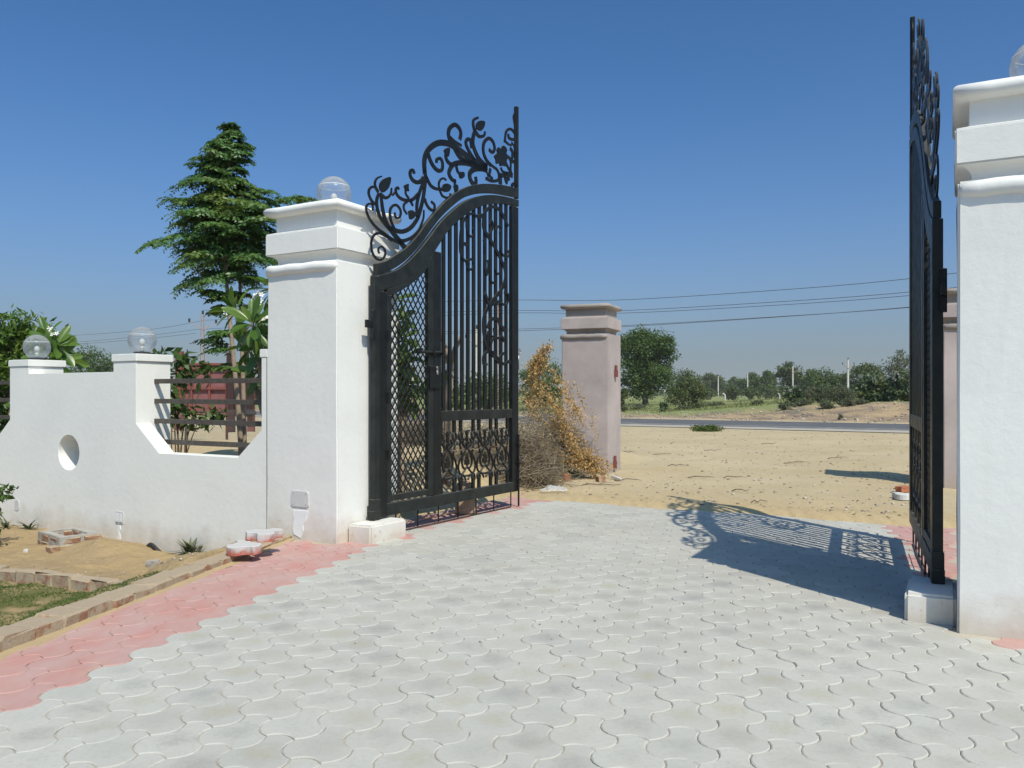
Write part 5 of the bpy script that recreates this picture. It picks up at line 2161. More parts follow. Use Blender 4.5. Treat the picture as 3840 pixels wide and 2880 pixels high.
def pruned_tree():
    p = at(965, 720, 12.0)
    z0 = H(p.x, p.y)
    t = thing('pruned_tree', 'pale pruned stub of a small tree seen through the gate bars', 'tree', (p.x, p.y, z0), 0)
    h = p.z - z0
    m = MB()
    m.tube([(0, 0, -0.1), (0.02, 0, h * 0.5), (0.05, 0, h * 0.8)], [0.07, 0.06, 0.05], 8)
    m.tube([(0.05, 0, h * 0.78), (-0.02, 0, h * 0.9), (-0.08, 0, h * 1.0)], [0.04, 0.035, 0.03], 7)
    m.tube([(0.05, 0, h * 0.78), (0.12, 0, h * 0.9), (0.22, 0, h * 0.98)], [0.04, 0.035, 0.03], 7)
    m.build('trunk', M['palebark'], t, smooth=True)
    g = np.random.default_rng(77)
    C = [(0.02, 0, h * 0.72), (-0.05, 0.05, h * 0.80), (0.1, 0, h * .55)]
    v, f = cloud(C, [(0.12, 0.12, 0.10)] * 3, 16, 0.12, g, 0.45, 0.4)
    tag(link('leaves', mesh_np('leaves', v, f, LEAF['shrub']), t), kind='stuff')


pruned_tree()


# the tall slender tree with drooping compound leaves
def tall_tree():
    B = Vector((-3.72, 11.7, 0))
    z0 = H(B.x, B.y)
    t = thing('slender_tree', 'tall slender tree with two pale stems and layered drooping leaves', 'tree', (B.x, B.y, z0), 0)
    g = np.random.default_rng(5)
    r = random.Random(5)

    def rel(px, py, dy=0.0):
        return at(px, py, B.y + dy) - Vector((B.x, B.y, z0))
    stemA = smooth2([tuple(rel(522, 1000)), tuple(rel(516, 900)), tuple(rel(503, 760)), tuple(rel(489, 600)), tuple(rel(488, 450)), tuple(rel(497, 330)), tuple(rel(499, 275))], 4)
    stemB = smooth2([tuple(rel(528, 1000, .1)), tuple(rel(527, 900, .1)), tuple(rel(523, 760, .15)), tuple(rel(518, 600, .2)), tuple(rel(515, 480, .2)), tuple(rel(512, 380, .15))], 4)
    for s, r0, r1 in ((stemA, 0.042, 0.008), (stemB, 0.040, 0.008)):
        m = MB()
        s = [(s[0][0], s[0][1], -0.15)] + list(s)
        m.tube(s, [r0 + (r1 - r0) * (i / (len(s) - 1)) ** 1.2 for i in range(len(s))], 8)
        m.build('stem', M['palebark'], t, smooth=True)
    # outline of the crown: D height -> reach left / right (metres)
    sil = [(266, .02, .03), (285, .22, .18), (300, .36, .30), (325, .28, .36), (345, .48, .46), (380, .52, .42), (400, .58, .42), (425, .55, .75), (450, .72, 1.05), (470, .98, 1.1), (500, 1.05, .95),
           (520, 1.22, .85), (545, 1.10, .70), (570, .78, .55), (595, .62, .40), (620, .52, .25), (650, .40, .15), (690, .46, .15), (730, .55, .15), (780, .4, .1)]
    P, D, N, Ls = [], [], [], []
    bm, fm = MB(), MB()

    def frond(o, d, length):
        """one arching compound leaf hung with paired leaflets"""
        d = d.normalized()
        side = d.cross(Vector((0, 0, 1)))
        side = side.normalized() if side.length > 1e-3 else Vector((1, 0, 0))
        k = 10
        prev = o
        pts = []
        for i in range(k + 1):
            f = i / k
            p = o + d * (length * f) + Vector((0, 0, -0.62 * length * f * f))
            pts.append(tuple(p))
            if i >= 1:
                for s in (1, -1):
                    dd = side * s + d * 0.45 + Vector((0, 0, -0.55 + g.normal() * .2))
                    P.append(p)
                    D.append(dd)
                    N.append(Vector((0, 0, 0.55)) + d * 0.5 + Vector(g.normal(size=3) * 0.65))
                    Ls.append(0.078 * (0.75 + 0.5 * g.random()) * (1.1 - 0.35 * f))
        fm.tube([pts[0], pts[5], pts[10]], [0.004, 0.003, 0.0015], 3, cap=False)
    levels = np.concatenate([np.linspace(274, 560, 66), np.linspace(566, 655, 11), np.linspace(672, 800, 9)])
    levels = levels + np.array([r.gauss(0, 4) for _ in levels])
    for k_ in range(9):
        a_ = k_ * 0.7
        frond(rel(499 + r.uniform(-3, 3), 284 - k_ * 0.8), Vector((0.55 * math.cos(a_), 0.55 * math.sin(a_), 1.0)), r.uniform(0.16, 0.26))
    for py in levels:
        left = np.interp(py, [s[0] for s in sil], [s[1] for s in sil])
        right = np.interp(py, [s[0] for s in sil], [s[2] for s in sil])
        st = stemA if (r.random() < 0.6 or py < 390) else stemB
        zz = rel(500, py + 8).z + r.gauss(0, 0.05)
        c = min(st, key=lambda p: abs(p[2] - zz))
        c = Vector(c)
        nb = 2 if py < 640 else 1
        for _ in range(nb):
            az = r.uniform(0, 2 * math.pi)
            if py > 630:
                az = r.uniform(2.4, 4.0)
            reach = (right if math.cos(az) > 0 else left) * (abs(math.cos(az)) * 1.0 + abs(math.sin(az)) * 0.85)
            reach *= r.uniform(0.45, 1.05)
            reach = max(reach - 0.16, 0.06)
            d = Vector((math.cos(az), math.sin(az), r.uniform(-0.25, 0.60)))
            n_f = max(3, int(reach / 0.095))
            pts = []
            for i in range(n_f + 1):
                f = i / n_f
                p = c + d * (reach * 0.80 * f) + Vector((0, 0, 0.10 * reach * math.sin(f * 2.6) - 0.15 * reach * f * f))
                pts.append(tuple(p))
                if f > 0.18:
                    sd = Vector((-d.y, d.x, 0))
                    for s in ((1, -1) if i < n_f else (0,)):
                        frond(p, d * 0.75 + sd * s * 0.85 + Vector((0, 0, r.uniform(0.0, 0.35))), r.uniform(0.22, 0.38) * min(1, 0.40 + reach))
                    if i == n_f:
                        for s in (1, -1):
                            frond(p, d * 0.8 + sd * s * 0.5 + Vector((0, 0, 0.2)), r.uniform(0.22, 0.36) * min(1, 0.40 + reach))
            bm.tube(pts, [0.013 * (1 - 0.75 * i / n_f) for i in range(n_f + 1)], 4, cap=False)
    tag(bm.build('branches', M['palebark'], t, recalc=False), kind='stuff')
    fm.build('leaf_stalks', simple_mat('green_stalk', (0.06, 0.09, 0.03), (0.09, 0.11, 0.04), 5, 0.6, 0.0), t, recalc=False)['kind'] = 'stuff'
    Ls = np.array(Ls)
    v, f = leaf_cards(np.array(P), np.array(D), np.array(N), Ls, Ls * 0.46, 0.18)
    tag(link('crown', mesh_np('crown', v, f, LEAF['tall']), t), kind='stuff')


tall_tree()


def shrub(name, label, cat, base, clumps, size, mat, per, seed, stems=5, group=None, aspect=0.5, stem_mat='bark', stem_r=0.02, flowers=None, up=0.5):
    """multi-stem bush: clumps = (offset, radii)"""
    g = np.random.default_rng(seed)
    r = random.Random(seed)
    t = thing(name, label, cat, base, 0, group)
    m = MB()
    for i in range(min(stems, len(clumps))):
        c = Vector(clumps[i % len(clumps)][0])
        pts = smooth2([(r.uniform(-.05, .05), r.uniform(-.05, .05), -0.1), tuple(c * 0.5 + Vector((r.uniform(-.1, .1), r.uniform(-.1, .1), 0)) * c.length * .5), tuple(c)], 4)
        m.tube(pts, [stem_r * (1 - 0.7 * k / (len(pts) - 1)) for k in range(len(pts))], 5)
    m.build('stems', M[stem_mat], t, smooth=True)
    v, f = cloud([c for c, _ in clumps], [q for _, q in clumps], per, size, g, aspect, up)
    tag(link('foliage', mesh_np('foliage', v, f, mat), t), kind='stuff')
    if flowers:
        v, f = cloud(flowers[0], [(flowers[1],) * 3] * len(flowers[0]), 14, flowers[2], g, 0.9, 0.8)
        tag(link('flower_heads', mesh_np('flower_heads', v, f, LEAF['flower']), t), kind='stuff')
    return t


def rand_clumps(seed, n, w, d, h0, h1, cr, top_bias=0.0):
    """clumps spread through a lumpy dome, wider in the middle"""
    r = random.Random(seed)
    out = []
    while len(out) < n:
        x, y, z = r.uniform(-1, 1), r.uniform(-1, 1), r.uniform(0, 1)
        if x * x + y * y + (z * 2 - 0.9) ** 2 * 0.8 > 1:
            continue
        s = cr * r.uniform(0.65, 1.35)
        out.append(((x * (w / 2 - s * .7), y * (d / 2 - s * .7), h0 + (h1 - h0 - s * .6) * z + s * 0.3), (s * r.uniform(.9, 1.3), s * r.uniform(.9, 1.3), s * r.uniform(.6, .9))))
    return out


def far_tree(label, px, w_px, top, Y, mat, seed, n=34, per=110, leaf=0.30, trunk=0.3, h0f=0.28, group='trees beyond the road', squash=0.62, name='field_tree', cat='tree'):
    x = (px - 1106) / 1790 * Y
    w = w_px / 1790 * Y
    z0 = H(x, Y) - 0.05
    h = 1.5 - (top - 848) / 1790 * Y - z0
    g = np.random.default_rng(seed)
    r = random.Random(seed)
    t = thing(name, label, cat, (x, Y, z0), 0, group)
    w *= 1.12
    h0f *= 0.55
    cl = rand_clumps(seed, int(n * 1.25), w, w * 0.9, h * h0f, h, w * 0.15)
    m = MB()
    fork = Vector((r.uniform(-.2, .2), 0, h * h0f * 0.9))
    m.tube([(0, 0, -0.2), tuple(fork * 0.5 + Vector((r.uniform(-.15, .15), 0, 0))), tuple(fork)], [trunk, trunk * .8, trunk * .7], 7)
    for c, _ in cl[:9]:
        m.tube([tuple(fork * 0.95), tuple(fork.lerp(Vector(c), .55) + Vector((0, 0, .05 * h))), c], [trunk * .5, trunk * .3, trunk * .1], 5)
    m.build('trunk', M['bark'], t, smooth=True)
    v, f = cloud([c for c, _ in cl], [(q[0], q[1], q[2] * squash / 0.62) for _, q in cl], per, leaf, g, 0.55, 0.55)
    tag(link('crown', mesh_np('crown', v, f, mat), t), kind='stuff')
    return t


far_tree('big round dark green tree on a thick trunk, right of the bare pillar', 1394, 138, 701, 92, LEAF['dark'], 21, 80, 230, 0.26, 0.42, 0.26)
far_tree('flat-topped olive tree right of the big round tree', 1478, 72, 799, 200, LEAF['olive'], 22, 30, 100, 0.5, 0.3, 0.2)
far_tree('rounded olive tree behind the second concrete pole from the bare pillar', 1541, 62, 803, 295, LEAF['olive'], 23, 30, 100, 0.7, 0.4, 0.15)
far_tree('low dark tree clump right of the rounded olive tree', 1588, 46, 811, 300, LEAF['dark'], 24, 24, 90, 0.7, 0.4, 0.1)
far_tree('small dark tree behind a concrete pole in the middle of the field', 1622, 44, 803, 245, LEAF['dark'], 25, 24, 90, 0.6, 0.3, 0.15)
far_tree('open-crowned tree with a separate top lump, middle of the field', 1656, 40, 792, 240, LEAF['dark'], 26, 22, 90, 0.6, 0.3, 0.25)
far_tree('broad dull tree behind the pole with a single arm', 1708, 66, 781, 185, LEAF['olive'], 27, 34, 100, 0.5, 0.3, 0.15)
far_tree('broad dark green tree right of the pole with a single arm', 1768, 76, 788, 165, LEAF['dark'], 28, 38, 110, 0.45, 0.3, 0.1)
far_tree('bluish low tree left of the pole with the V-shaped arm', 1818, 40, 805, 165, LEAF['olive'], 29, 20, 90, 0.45, 0.25, 0.1)
far_tree('brownish green tree right of the pole with the V-shaped arm', 1868, 84, 777, 150, LEAF['olive'], 30, 38, 110, 0.42, 0.3, 0.15)
far_tree('feathery tree above the milkweed thicket, partly behind the edge-on leaf', 1946, 92, 758, 88, LEAF['grey'], 31, 40, 110, 0.20, 0.2, 0.15)
far_tree('feathery dark tree beyond the road, left of the bare pillar', 1170, 112, 770, 66, LEAF['dark'], 32, 44, 120, 0.16, 0.15, 0.08)
far_tree('rounded green tree beyond the road seen through the gate bars', 1052, 118, 800, 68, LEAF['dark'], 33, 40, 110, 0.18, 0.18, 0.08)
far_tree('low green tree beyond the road behind the middle of the open leaf', 958, 96, 806, 70, LEAF['dark'], 34, 34, 100, 0.18, 0.18, 0.08)
far_tree('spiky dark thorn tree behind the wall between its two globe lamps', 200, 125, 752, 84, LEAF['dark'], 35, 56, 130, 0.22, 0.2, 0.1)
far_tree('grey green tree beyond the road seen right of the red signboard', 566, 60, 812, 80, LEAF['olive'], 36, 26, 90, 0.22, 0.18, 0.05)
far_tree('dark tree beyond the road left of the lattice pole', 300, 90, 815, 88, LEAF['olive'], 37, 26, 90, 0.24, 0.18, 0.05)


def bush_at(label, px, w_px, top, Y, mat, seed, n=16, per=90, leaf=0.12, name='bush', cat='bush', group='bushes in the field', milk=False, up=0.5):
    x = (px - 1106) / 1790 * Y
    w = w_px / 1790 * Y
    z0 = H(x, Y) - 0.03
    h = max(1.5 - (top - 848) / 1790 * Y - z0, 0.3)
    cl = rand_clumps(seed, n, w, w * 0.8, h * 0.05, h, w * 0.15)
    fl = None
    if milk:
        r = random.Random(seed)
        fl = ([(r.uniform(-.45, .45) * w, r.uniform(-.4, .3) * w, h * r.uniform(.72, 1.0)) for _ in range(int(26 * w / 3))], 0.13, 0.07)
    return shrub(name, label, cat, (x, Y, z0), cl, leaf, mat, per, seed, 6, group, 0.7 if milk else 0.5, 'bark', 0.05, fl, up)


bush_at('low spreading acacia bush on several dark stems, right of the big tree', 1482, 104, 812, 64, LEAF['olive'], 41, 40, 130, 0.15)
bush_at('small rounded milkweed bush at the field edge below the acacia', 1434, 24, 863, 60.5, LEAF['milk'], 42, 10, 70, 0.14, 'milkweed_bush', 'milkweed')
bush_at('brown green bush beside the edge of the bare pillar', 1345, 26, 838, 60, LEAF['olive'], 43, 12, 90, 0.14)
bush_at('milkweed bush with pale flower heads in front of the single-armed pole', 1717, 46, 834, 58, LEAF['milk'], 44, 18, 80, 0.17, 'milkweed_bush', 'milkweed', milk=True)
bush_at('big milkweed thicket with pale flower heads on the sandy bank', 1893, 96, 806, 55, LEAF['milk'], 45, 40, 110, 0.20, 'milkweed_bush', 'milkweed', milk=True)
bush_at('milkweed thicket against the edge-on leaf, on the sandy bank', 1955, 80, 802, 54, LEAF['milk'], 46, 34, 110, 0.20, 'milkweed_bush', 'milkweed', milk=True)
bush_at('grey green wispy bush right of the flowering milkweed bush', 1772, 70, 832, 54, LEAF['grey'], 47, 30, 130, 0.10, up=0.2)
bush_at('grey green wispy bush in the middle of the bank', 1818, 76, 834, 53, LEAF['grey'], 48, 32, 130, 0.10, up=0.2)
bush_at('dark grass-like bush low on the bank left of the big milkweed thicket', 1835, 46, 858, 49.5, LEAF['grey'], 49, 14, 100, 0.10, up=0.2)
bush_at('tiny grey tuft near the road in front of the bank', 1815, 14, 892, 44, LEAF['grey'], 50, 4, 60, 0.08, up=0.2)
HEDGE = ((1583, 46, 832, 'olive scrub mound right of the pole behind the bent fence post'), (1620, 44, 834, 'olive scrub mound below the small dark tree in mid field'),
         (1656, 60, 830, 'wide olive scrub mound below the open-crowned tree'), (1700, 50, 833, 'olive scrub mound under the broad dull tree'),
         (1745, 50, 832, 'olive scrub mound right of the single-armed pole'), (1800, 60, 829, 'olive scrub mound between the two armed poles'),
         (1850, 50, 832, 'olive scrub mound right of the pole with the V-shaped arm'), (1530, 50, 838, 'olive scrub mound under the rounded olive tree'), (1390, 70, 836, 'olive scrub mound behind the trunk of the big round tree'))
for i, (px, w, top, lab) in enumerate(HEDGE):
    bush_at(lab, px, w, top, 165 + 6 * (i % 3), LEAF['olive'], 60 + i, 14, 70, 0.4)
FRONT = ((1512, 46, 868, 66, 'low grey green scrub at the right foot of the acacia bush'), (1548, 40, 872, 68, 'low grey green scrub just left of the bent fence post'),
         (1610, 60, 866, 84, 'low grey green scrub in the open field right of the bent fence post'), (1660, 50, 862, 88, 'low grey green scrub left of the flowering milkweed bush'),
         (1380, 60, 872, 70, 'low grey green scrub in front of the big tree trunk'), (1475, 40, 876, 63, 'low grey scrub in the shade under the acacia bush'))
for i, (px, w, top, Y, lab) in enumerate(FRONT):
    bush_at(lab, px, w, top, Y, LEAF['grey'], 80 + i, 10, 100, 0.10, up=0.2)

BANK = ((1700, 40, 868, 51, 'low grey green tussock on the left part of the sandy bank'), (1738, 50, 862, 52, 'grey green tussock just right of the flowering milkweed bush'),
        (1790, 44, 866, 50, 'grey green tussock low in the middle of the bank'), (1640, 44, 872, 60, 'grey green tussock where the field meets the bank'), (1860, 36, 868, 50.5, 'grey green tussock at the left foot of the milkweed thicket'))
for i, (px, w, top, Y, lab) in enumerate(BANK):
    bush_at(lab, px, w, top, Y, LEAF['grey'], 110 + i, 12, 110, 0.09, up=0.2)

# the low green clump on the sand this side of the road
p = ground_at(1523, 931)
sh = shrub('ground_shrub', 'low spreading green clump alone on the sand before the road', 'shrub', (p.x, p.y, p.z - 0.02),
           [((rng.uniform(-.46, .46), rng.uniform(-.4, .4), rng.uniform(0.03, 0.13)), (0.2, 0.2, 0.12)) for _ in range(34)], 0.12, LEAF['grass'] if 'grass' in LEAF else LEAF['lawn'], 90, 91, 3, None, 0.22, 'twig', 0.01)


# plants close behind the wall
p = Vector((-4.42, 10.95, H(-4.42, 10.95)))


def rp(px, py, dy=0.0):
    return tuple(at(px, py, p.y + dy) - p)


cl = [(rp(380, 790), (.16, .16, .16)), (rp(372, 830), (.14, .16, .14)), (rp(395, 812, .1), (.14, .14, .12)), (rp(420, 802), (.14, .14, .12)), (rp(440, 815), (.12, .12, .10)), (rp(375, 868), (.14, .14, .12)),
      (rp(400, 880), (.16, .14, .10)), (rp(372, 900), (.12, .12, .12)), (rp(430, 905), (.15, .15, .10)), (rp(455, 912), (.12, .12, .09)), (rp(408, 905), (.12, .12, .10)), (rp(395, 775), (.10, .1, .1)), (rp(350, 765), (.14, .14, .05)), (rp(470, 890), (.09, .09, .07))]
shrub('broadleaf_shrub', 'leggy broad-leaved shrub behind the wall rails, in front of the red signboard', 'shrub', tuple(p), cl, 0.14, LEAF['shrub'], 22, 92, 9, None, 0.46, 'bark', 0.016)
p = Vector((-7.7, 13.0, H(-7.7, 13.0)))
cl = rand_clumps(93, 60, 2.7, 1.8, 0.2, 2.75 - p.z, 0.27)
shrub('feathery_garden_tree', 'bright green feathery tree behind the leftmost globe lamp', 'tree', tuple(p), cl, 0.115, LEAF['bright'], 190, 93, 8, None, 0.34, 'bark', 0.04)
p = Vector((-6.0, 11.9, H(-6.0, 11.9)))
frangipani('frangipani just right of the leftmost globe lamp, behind the wall', tuple(p),
           [(at(122, 745, 11.9), (0.5, -.4, .6), 20), (at(100, 725, 12.0), (0, -.4, .8), 18), (at(132, 775, 11.9), (.7, -.4, .2), 15), (at(90, 775, 11.8), (-.4, -.5, .5), 14)], [at(118, 722, 11.8), at(102, 710, 11.9)], 8)
p = Vector((-6.35, 12.3, H(-6.3, 12.3)))
shrub('yellow_green_shrub', 'yellow green shrub peeping over the wall between the globe lamps', 'shrub', (-5.6, 12.3, H(-5.6, 12.3)), [((rng.uniform(-.55, .55), rng.uniform(-.3, .3), rng.uniform(0.9, 1.62)), (.22, .22, .16)) for _ in range(16)], 0.11, LEAF['bright'], 60, 94, 6, None, 0.4, 'bark', 0.016)
p = Vector((-7.75, 11.9, H(-7.75, 11.9)))
shrub('dark_garden_shrub', 'dark leafy shrub behind the rails at the left frame edge', 'shrub', tuple(p), rand_clumps(95, 24, 1.8, 1.0, 0.1, 2.0, 0.24), 0.13, LEAF['shrub'], 70, 95, 6, None, 0.45, 'bark', 0.02)
shrub('hedge_plant', 'small glossy hedge plant on the soil at the left frame edge', 'shrub', (-6.05, 9.35, SOIL), rand_clumps(96, 24, 0.75, 0.7, 0.02, 0.95, 0.15), 0.09, LEAF['shrub'], 60, 96, 5, None, 0.5, 'bark', 0.012)


def weed(label, loc, n, ln, seed, mat):
    g = np.random.default_rng(seed)
    az = g.random(n) * 2 * math.pi
    el = 0.35 + 1.0 * g.random(n)
    D = np.stack([np.cos(az) * np.cos(el), np.sin(az) * np.cos(el), np.sin(el)], 1)
    L = ln * (0.55 + 0.6 * g.random(n))
    v1, f1 = leaf_cards(np.zeros((n, 3)) + g.normal(size=(n, 3)) * np.array([ln * .06, ln * .06, 0]), D, np.tile([[0, 0, 1.0]], (n, 1)) + D * .1, L, L * 0.17, 0.35)
    o = link('weed', mesh_np('weed', v1, f1, mat))
    o.location = loc
    tag(o, label, 'weed', 'weeds')


p = ground_at(1222, 1036)
weed('green spiky weed between the two white slab fragments', (p.x, p.y, p.z), 46, 0.34, 1, LEAF['shrub'])
p = ground_at(1178, 1046)
weed('small bright weed just above the plastic bag', (p.x, p.y, p.z), 22, 0.16, 2, LEAF['bright'])
q = W(-2.02, -0.12)
weed('feathery weed growing at the wall foot beside the kerb', (q.x, q.y, float(garden_h(q.x, q.y))), 40, 0.26, 3, LEAF['grey'])
q = W(-5.1, -0.12)
weed('little weed at the foot of the wall behind the brick chamber', (q.x, q.y, SOIL), 18, 0.20, 4, LEAF['grey'])
q = W(-5.5, -0.2)
weed('thin weed at the wall foot below the oval cover plate', (q.x, q.y, SOIL), 20, 0.22, 5, LEAF['grey'])


# ------------------------------------------------------------------ the dry creeper and brushwood by the bare pillar
def creeper():
    Y = 14.25
    path = [(1184, 742, 4), (1168, 775, 14), (1160, 810, 36), (1172, 845, 58), (1188, 880, 62), (1205, 910, 58), (1222, 940, 50), (1240, 965, 42), (1256, 990, 30), (1275, 1005, 26), (1290, 1018, 34), (1310, 1028, 22)]
    b = at(1290, 1030, Y)
    z0 = H(b.x, b.y)
    t = thing('dry_creeper', 'dry golden creeper tumbling down beside the bare pillar', 'creeper', (b.x, b.y, z0), 0)
    o = Vector((b.x, b.y, z0))
    g = np.random.default_rng(8)
    r = random.Random(8)
    pts = smooth2(path, 6)
    P, D, N, Ls = [], [], [], []
    m = MB()
    for s in range(120):
        i0 = r.randrange(0, len(pts) - 12)
        off = Vector((r.gauss(0, .62), r.gauss(0, .6), r.gauss(0, .62)))
        line = []
        for k in range(0, r.randrange(8, 14)):
            px, py, w = pts[min(i0 + k, len(pts) - 1)]
            c = at(px, py, Y + (py - 1030) * 0.0016) - o
            ww = w * 0.80 / 1790 * Y
            q = c + Vector((off.x * ww * .9, off.y * ww * .8, off.z * ww * .9)) + Vector((r.gauss(0, .02), r.gauss(0, .02), r.gauss(0, .02)))
            line.append(tuple(q))
            for _ in range(5):
                P.append(np.array(q) + g.normal(size=3) * 0.035)
                D.append(g.normal(size=3))
                N.append(g.normal(size=3) + np.array([0.2, -0.5, .5]))
                Ls.append(0.040 * (0.6 + 0.8 * g.random()))
        m.tube(line, [0.0045] * (len(line) - 1) + [0.002], 3, cap=False)
    m.build('stems', simple_mat('dry_straw_stem', (0.42, 0.27, 0.10), (0.30, 0.19, 0.08), 9, 0.9, 0.0), t, recalc=False)
    v, f = leaf_cards(np.array(P), np.array(D), np.array(N), np.array(Ls), np.array(Ls) * 0.6, 0.2)
    tag(link('dry_leaves', mesh_np('dry_leaves', v, f, LEAF['gold']), t), kind='stuff')


creeper()


def brush(label, c, size, n, seed, mat, lean=(0, 0, 0), thick=0.004, ln=0.45):
    r = random.Random(seed)
    m = MB()
    for _ in range(n):
        x, y = r.gauss(0, .38), r.gauss(0, .38)
        z = abs(r.gauss(0, .45)) * math.exp(-(x * x + y * y) * 0.8)
        a = Vector((x * size[0] + lean[0] * z, y * size[1] + lean[1] * z, z * size[2]))
        d = Vector((r.gauss(0, 1), r.gauss(0, 1), r.gauss(0.3, .6)))
        d.normalize()
        d += Vector(lean) * 0.5
        l = ln * r.uniform(.4, 1.1)
        b = a + d * l * .5 + Vector((r.gauss(0, .03), r.gauss(0, .03), r.gauss(0, .03)))
        e = a + d * l + Vector((r.gauss(0, .05), r.gauss(0, .05), r.gauss(-.05, .05)))
        for q in (a, b, e):
            q.z = max(q.z, 0.005)
        m.tube([a, b, e], [thick, thick * .8, thick * .4], 3, cap=False)
    o = m.build('dry_brushwood', mat, None, recalc=False)
    o.location = c
    return tag(o, label, 'brushwood', 'heaps of dry brushwood')


M['twig_pale'] = simple_mat('pale_dry_twig', (0.33, 0.265, 0.18), (0.20, 0.16, 0.11), 6, 0.95, 0.0)
M['twig_grey'] = simple_mat('grey_dry_twig', (0.18, 0.15, 0.125), (0.10, 0.085, 0.07), 6, 0.95, 0.0)
p = ground_at(1142, 1052)
brush('pale tangled heap of dry brushwood next to the free end of the open leaf', (p.x + .02, p.y, p.z), (0.58, 0.5, 1.05), 2300, 1, M['twig_pale'])
p = ground_at(1225, 1030)
brush('grey heap of fine dry twigs below the golden creeper', (p.x, p.y + .1, p.z), (0.55, 0.45, 1.15), 2300, 2, M['twig_grey'], (-0.35, 0.1, 0.1), 0.0035, 0.55)
p = ground_at(1055, 1045)
brush('dry brushwood behind the lower scroll panel of the open leaf', (p.x, p.y + .3, p.z), (1.0, 0.6, 0.75), 1900, 3, M['twig_pale'])
p = ground_at(900, 1010)
brush('dark dry brushwood seen through the lower part of the wicket mesh', (p.x, p.y, p.z), (1.2, 0.7, 0.7), 1500, 4, M['twig_grey'])


# ------------------------------------------------------------------ lawn, field grass, pebbles, litter
def lawn():
    g = np.random.default_rng(12)
    n = 130000
    s = g.random(n) * 6.0
    k = 0.215 + 3.6 * g.random(n)
    X = KERB0.x + KD.x * (1.0 + s) + KN.x * k
    Y = KERB0.y + KD.y * (1.0 + s) + KN.y * k
    dv = (X - DV0.x) * DN.x + (Y - DV0.y) * DN.y
    pn = hash_noise(X * 2.2, Y * 2.2, 41) * 0.6 + hash_noise(X * 6.5, Y * 6.5, 42) * 0.4
    keep = (dv < -0.08) & (pn + 0.25 * g.random(n) > 0.50)
    X, Y = X[keep], Y[keep]
    n = len(X)
    P = np.stack([X, Y, garden_h(X, Y) - 0.004], 1)
    az = g.random(n) * 2 * math.pi
    el = 0.15 + 1.1 * g.random(n)
    D = np.stack([np.cos(az) * np.cos(el), np.sin(az) * np.cos(el), np.sin(el)], 1)
    L = 0.024 * (0.5 + 0.9 * g.random(n))
    v, f = leaf_cards(P, D, g.normal(size=(n, 3)) + np.array([0, -.3, .6]), L, L * 0.16 + 0.002, 0.25)
    tag(link('lawn_grass', mesh_np('lawn_grass', v, f, LEAF['lawn'])), kind='stuff')


lawn()


def field_grass():
    g = np.random.default_rng(13)
    n = 26000
    Y = 58 + 75 * g.random(n) ** 1.4
    q = -0.02 + 0.52 * g.random(n)
    X = q * Y
    d = road_d(X, Y)
    keep = (d > 5 + 3 * hash_noise(X * .2, Y * .2, 3) + np.clip((X - 10) * 0.4, 0, 6)) & (hash_noise(X * 0.5, Y * 0.5, 44) > 0.30)
    X, Y = X[keep], Y[keep]
    n = len(X)
    P = np.stack([X, Y, ground_h(X, Y) - 0.03], 1)
    az = g.random(n) * 2 * math.pi
    el = 0.9 + 0.6 * g.random(n)
    D = np.stack([np.cos(az) * np.cos(el), np.sin(az) * np.cos(el), np.sin(el)], 1)
    L = 0.17 * (0.4 + 0.9 * g.random(n))
    v, f = leaf_cards(P, D, g.normal(size=(n, 3)) + np.array([0, -.6, .5]), L, L * 0.35, 0.3)
    tag(link('field_grass', mesh_np('field_grass', v, f, LEAF['drygrass'])), kind='stuff')


field_grass()


def treeline():
    g = np.random.default_rng(14)
    n = 420
    Y = 330 + 160 * g.random(n)
    q = -0.75 + 1.5 * g.random(n)
    C = np.stack([q * Y, Y, 0.5 + 3.4 * g.random(n)], 1)
    Rr = np.stack([5 + 5 * g.random(n), 3 + 0 * Y, 1.6 + 1.8 * g.random(n)], 1)
    v, f = cloud(C, Rr, 60, 1.3, g, 0.7, 0.5)
    tag(link('distant_treeline', mesh_np('distant_treeline', v, f, LEAF['olive'])), kind='stuff')


treeline()


def stones(name, mat, X, Y, Z, size, seed):
    r = np.random.default_rng(seed)
    base = np.array([(0, 0, 1), (.9, 0, .2), (.3, .85, .2), (-.7, .5, .2), (-.7, -.5, .2), (.3, -.85, .2), (0, 0, -.5)])
    F0 = np.array([(0, 1, 2), (0, 2, 3), (0, 3, 4), (0, 4, 5), (0, 5, 1), (6, 2, 1), (6, 3, 2), (6, 4, 3), (6, 5, 4), (6, 1, 5)])
    n = len(X)
    S = size * (0.35 + 1.0 * r.random((n, 1)) ** 2)
    a = r.random(n) * 6.28
    Vv = base[None] * (0.75 + 0.5 * r.random((n, 7, 3))) * S[:, :, None] * np.array([1, 1, .65])
    c, s = np.cos(a)[:, None], np.sin(a)[:, None]
    x = Vv[:, :, 0] * c - Vv[:, :, 1] * s + X[:, None]
    y = Vv[:, :, 0] * s + Vv[:, :, 1] * c + Y[:, None]
    z = Vv[:, :, 2] + Z[:, None]
    F = (np.arange(n)[:, None, None] * 7 + F0[None]).reshape(-1, 3)
    tag(link(name, mesh_np(name, np.stack([x, y, z], -1).reshape(-1, 3), F, mat)), kind='stuff')


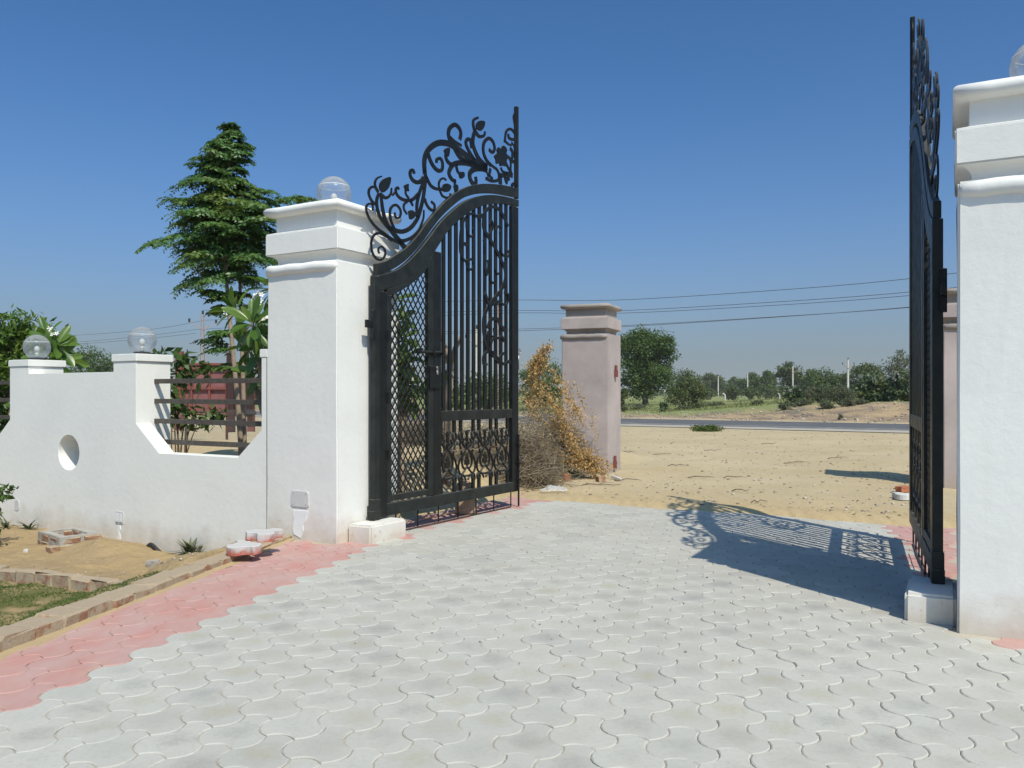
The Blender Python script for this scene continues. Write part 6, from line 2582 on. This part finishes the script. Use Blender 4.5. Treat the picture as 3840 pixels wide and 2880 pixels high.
k = NT('mixed_pebbles')
k.color(k.mix(k.n('ShaderNodeNewGeometry').outputs['Random Per Island'], (0.20, 0.155, 0.12), (0.52, 0.46, 0.38)))
k.rough(0.95)
M['pebble'] = k.m
g = np.random.default_rng(15)
n = 1500
Y = 9.5 + 26 * g.random(n) ** 1.6
X = (-0.02 + 0.52 * g.random(n)) * Y
_, = (0,)
vv = (X - PL.x) * V.x + (Y - PL.y) * V.y
kp = (vv > 4.35) & (road_d(X, Y) < -10.0)
X, Y = X[kp], Y[kp]
stones('sand_pebbles', M['pebble'], X, Y, ground_h(X, Y), 0.030, 1)
n = 2600
dd = 0.6 + 9.5 * g.random(n)
tt = -20 + 62 * g.random(n)
X = ROAD_N.x * dd + ROAD_N.y * tt
Y = 52.3 * ROAD_N.y * ROAD_N.y + ROAD_N.y * dd - ROAD_N.x * tt + (52.3 - 52.3 * ROAD_N.y * ROAD_N.y)
stones('verge_stones', M['pebble'], X, Y, ground_h(X, Y), 0.085, 2)
n = 900
s = 0.8 + 5.0 * g.random(n)
kk = 0.25 + 3.2 * g.random(n)
X = KERB0.x + KD.x * s + KN.x * kk
Y = KERB0.y + KD.y * s + KN.y * kk
dv = (X - DV0.x) * DN.x + (Y - DV0.y) * DN.y
kp = dv > 0.05
X, Y = X[kp], Y[kp]
stones('soil_crumbs', M['pebble'], X, Y, garden_h(X, Y), 0.020, 3)
n = 130
Y = 4.2 + 6.5 * g.random(n)
X = (-0.22 + 0.62 * g.random(n)) * Y
stones('paving_grit', M['pebble'], X, Y, np.zeros(n) + 0.003, 0.009, 4)


def litter():
    """dry leaf scraps and chaff blown over the sand and into the corners"""
    g = np.random.default_rng(21)
    n = 1500
    Y = 9.0 + 24 * g.random(n) ** 1.5
    X = (-0.06 + 0.56 * g.random(n)) * Y
    vv = (X - PL.x) * V.x + (Y - PL.y) * V.y
    dens = hash_noise(X * 0.7, Y * 0.7, 61) * 0.7 + hash_noise(X * 2.3, Y * 2.3, 62) * 0.3
    kp = (vv > 4.25) & (road_d(X, Y) < -10) & (dens > 0.5)
    X, Y = X[kp], Y[kp]
    n = len(X)
    P = np.stack([X, Y, ground_h(X, Y) + 0.006], 1)
    D = np.stack([g.normal(size=n), g.normal(size=n), 0.15 * g.normal(size=n)], 1)
    L = 0.05 * (0.4 + 1.0 * g.random(n))
    v, f = leaf_cards(P, D, np.array([0, 0, 1.0]) + 0.4 * g.normal(size=(n, 3)), L, L * 0.35, 0.2)
    k = NT('dry_chaff')
    k.color(k.mix(k.n('ShaderNodeNewGeometry').outputs['Random Per Island'], (0.10, 0.075, 0.05), (0.30, 0.22, 0.12)))
    k.rough(0.95)
    tag(link('dry_litter', mesh_np('dry_litter', v, f, k.m)), kind='stuff')


litter()


# ------------------------------------------------------------------ dusty air over the plain
def haze():
    m = MB()
    m.box(-4200, 4200, -4200, 4600, -2.2, 12.5)
    k = NT('dusty_air')
    for n in list(k.t.nodes):
        if n.type != 'OUTPUT_MATERIAL':
            k.t.nodes.remove(n)
    v = k.n('ShaderNodeVolumePrincipled')
    v.inputs['Color'].default_value = (0.98, 0.95, 0.90, 1)
    v.inputs['Density'].default_value = 0.0003
    v.inputs['Anisotropy'].default_value = 0.0
    k.t.links.new(v.outputs[0], k.out.inputs['Volume'])
    o = m.build('haze', k.m)
    tag(o, kind='stuff')


haze()
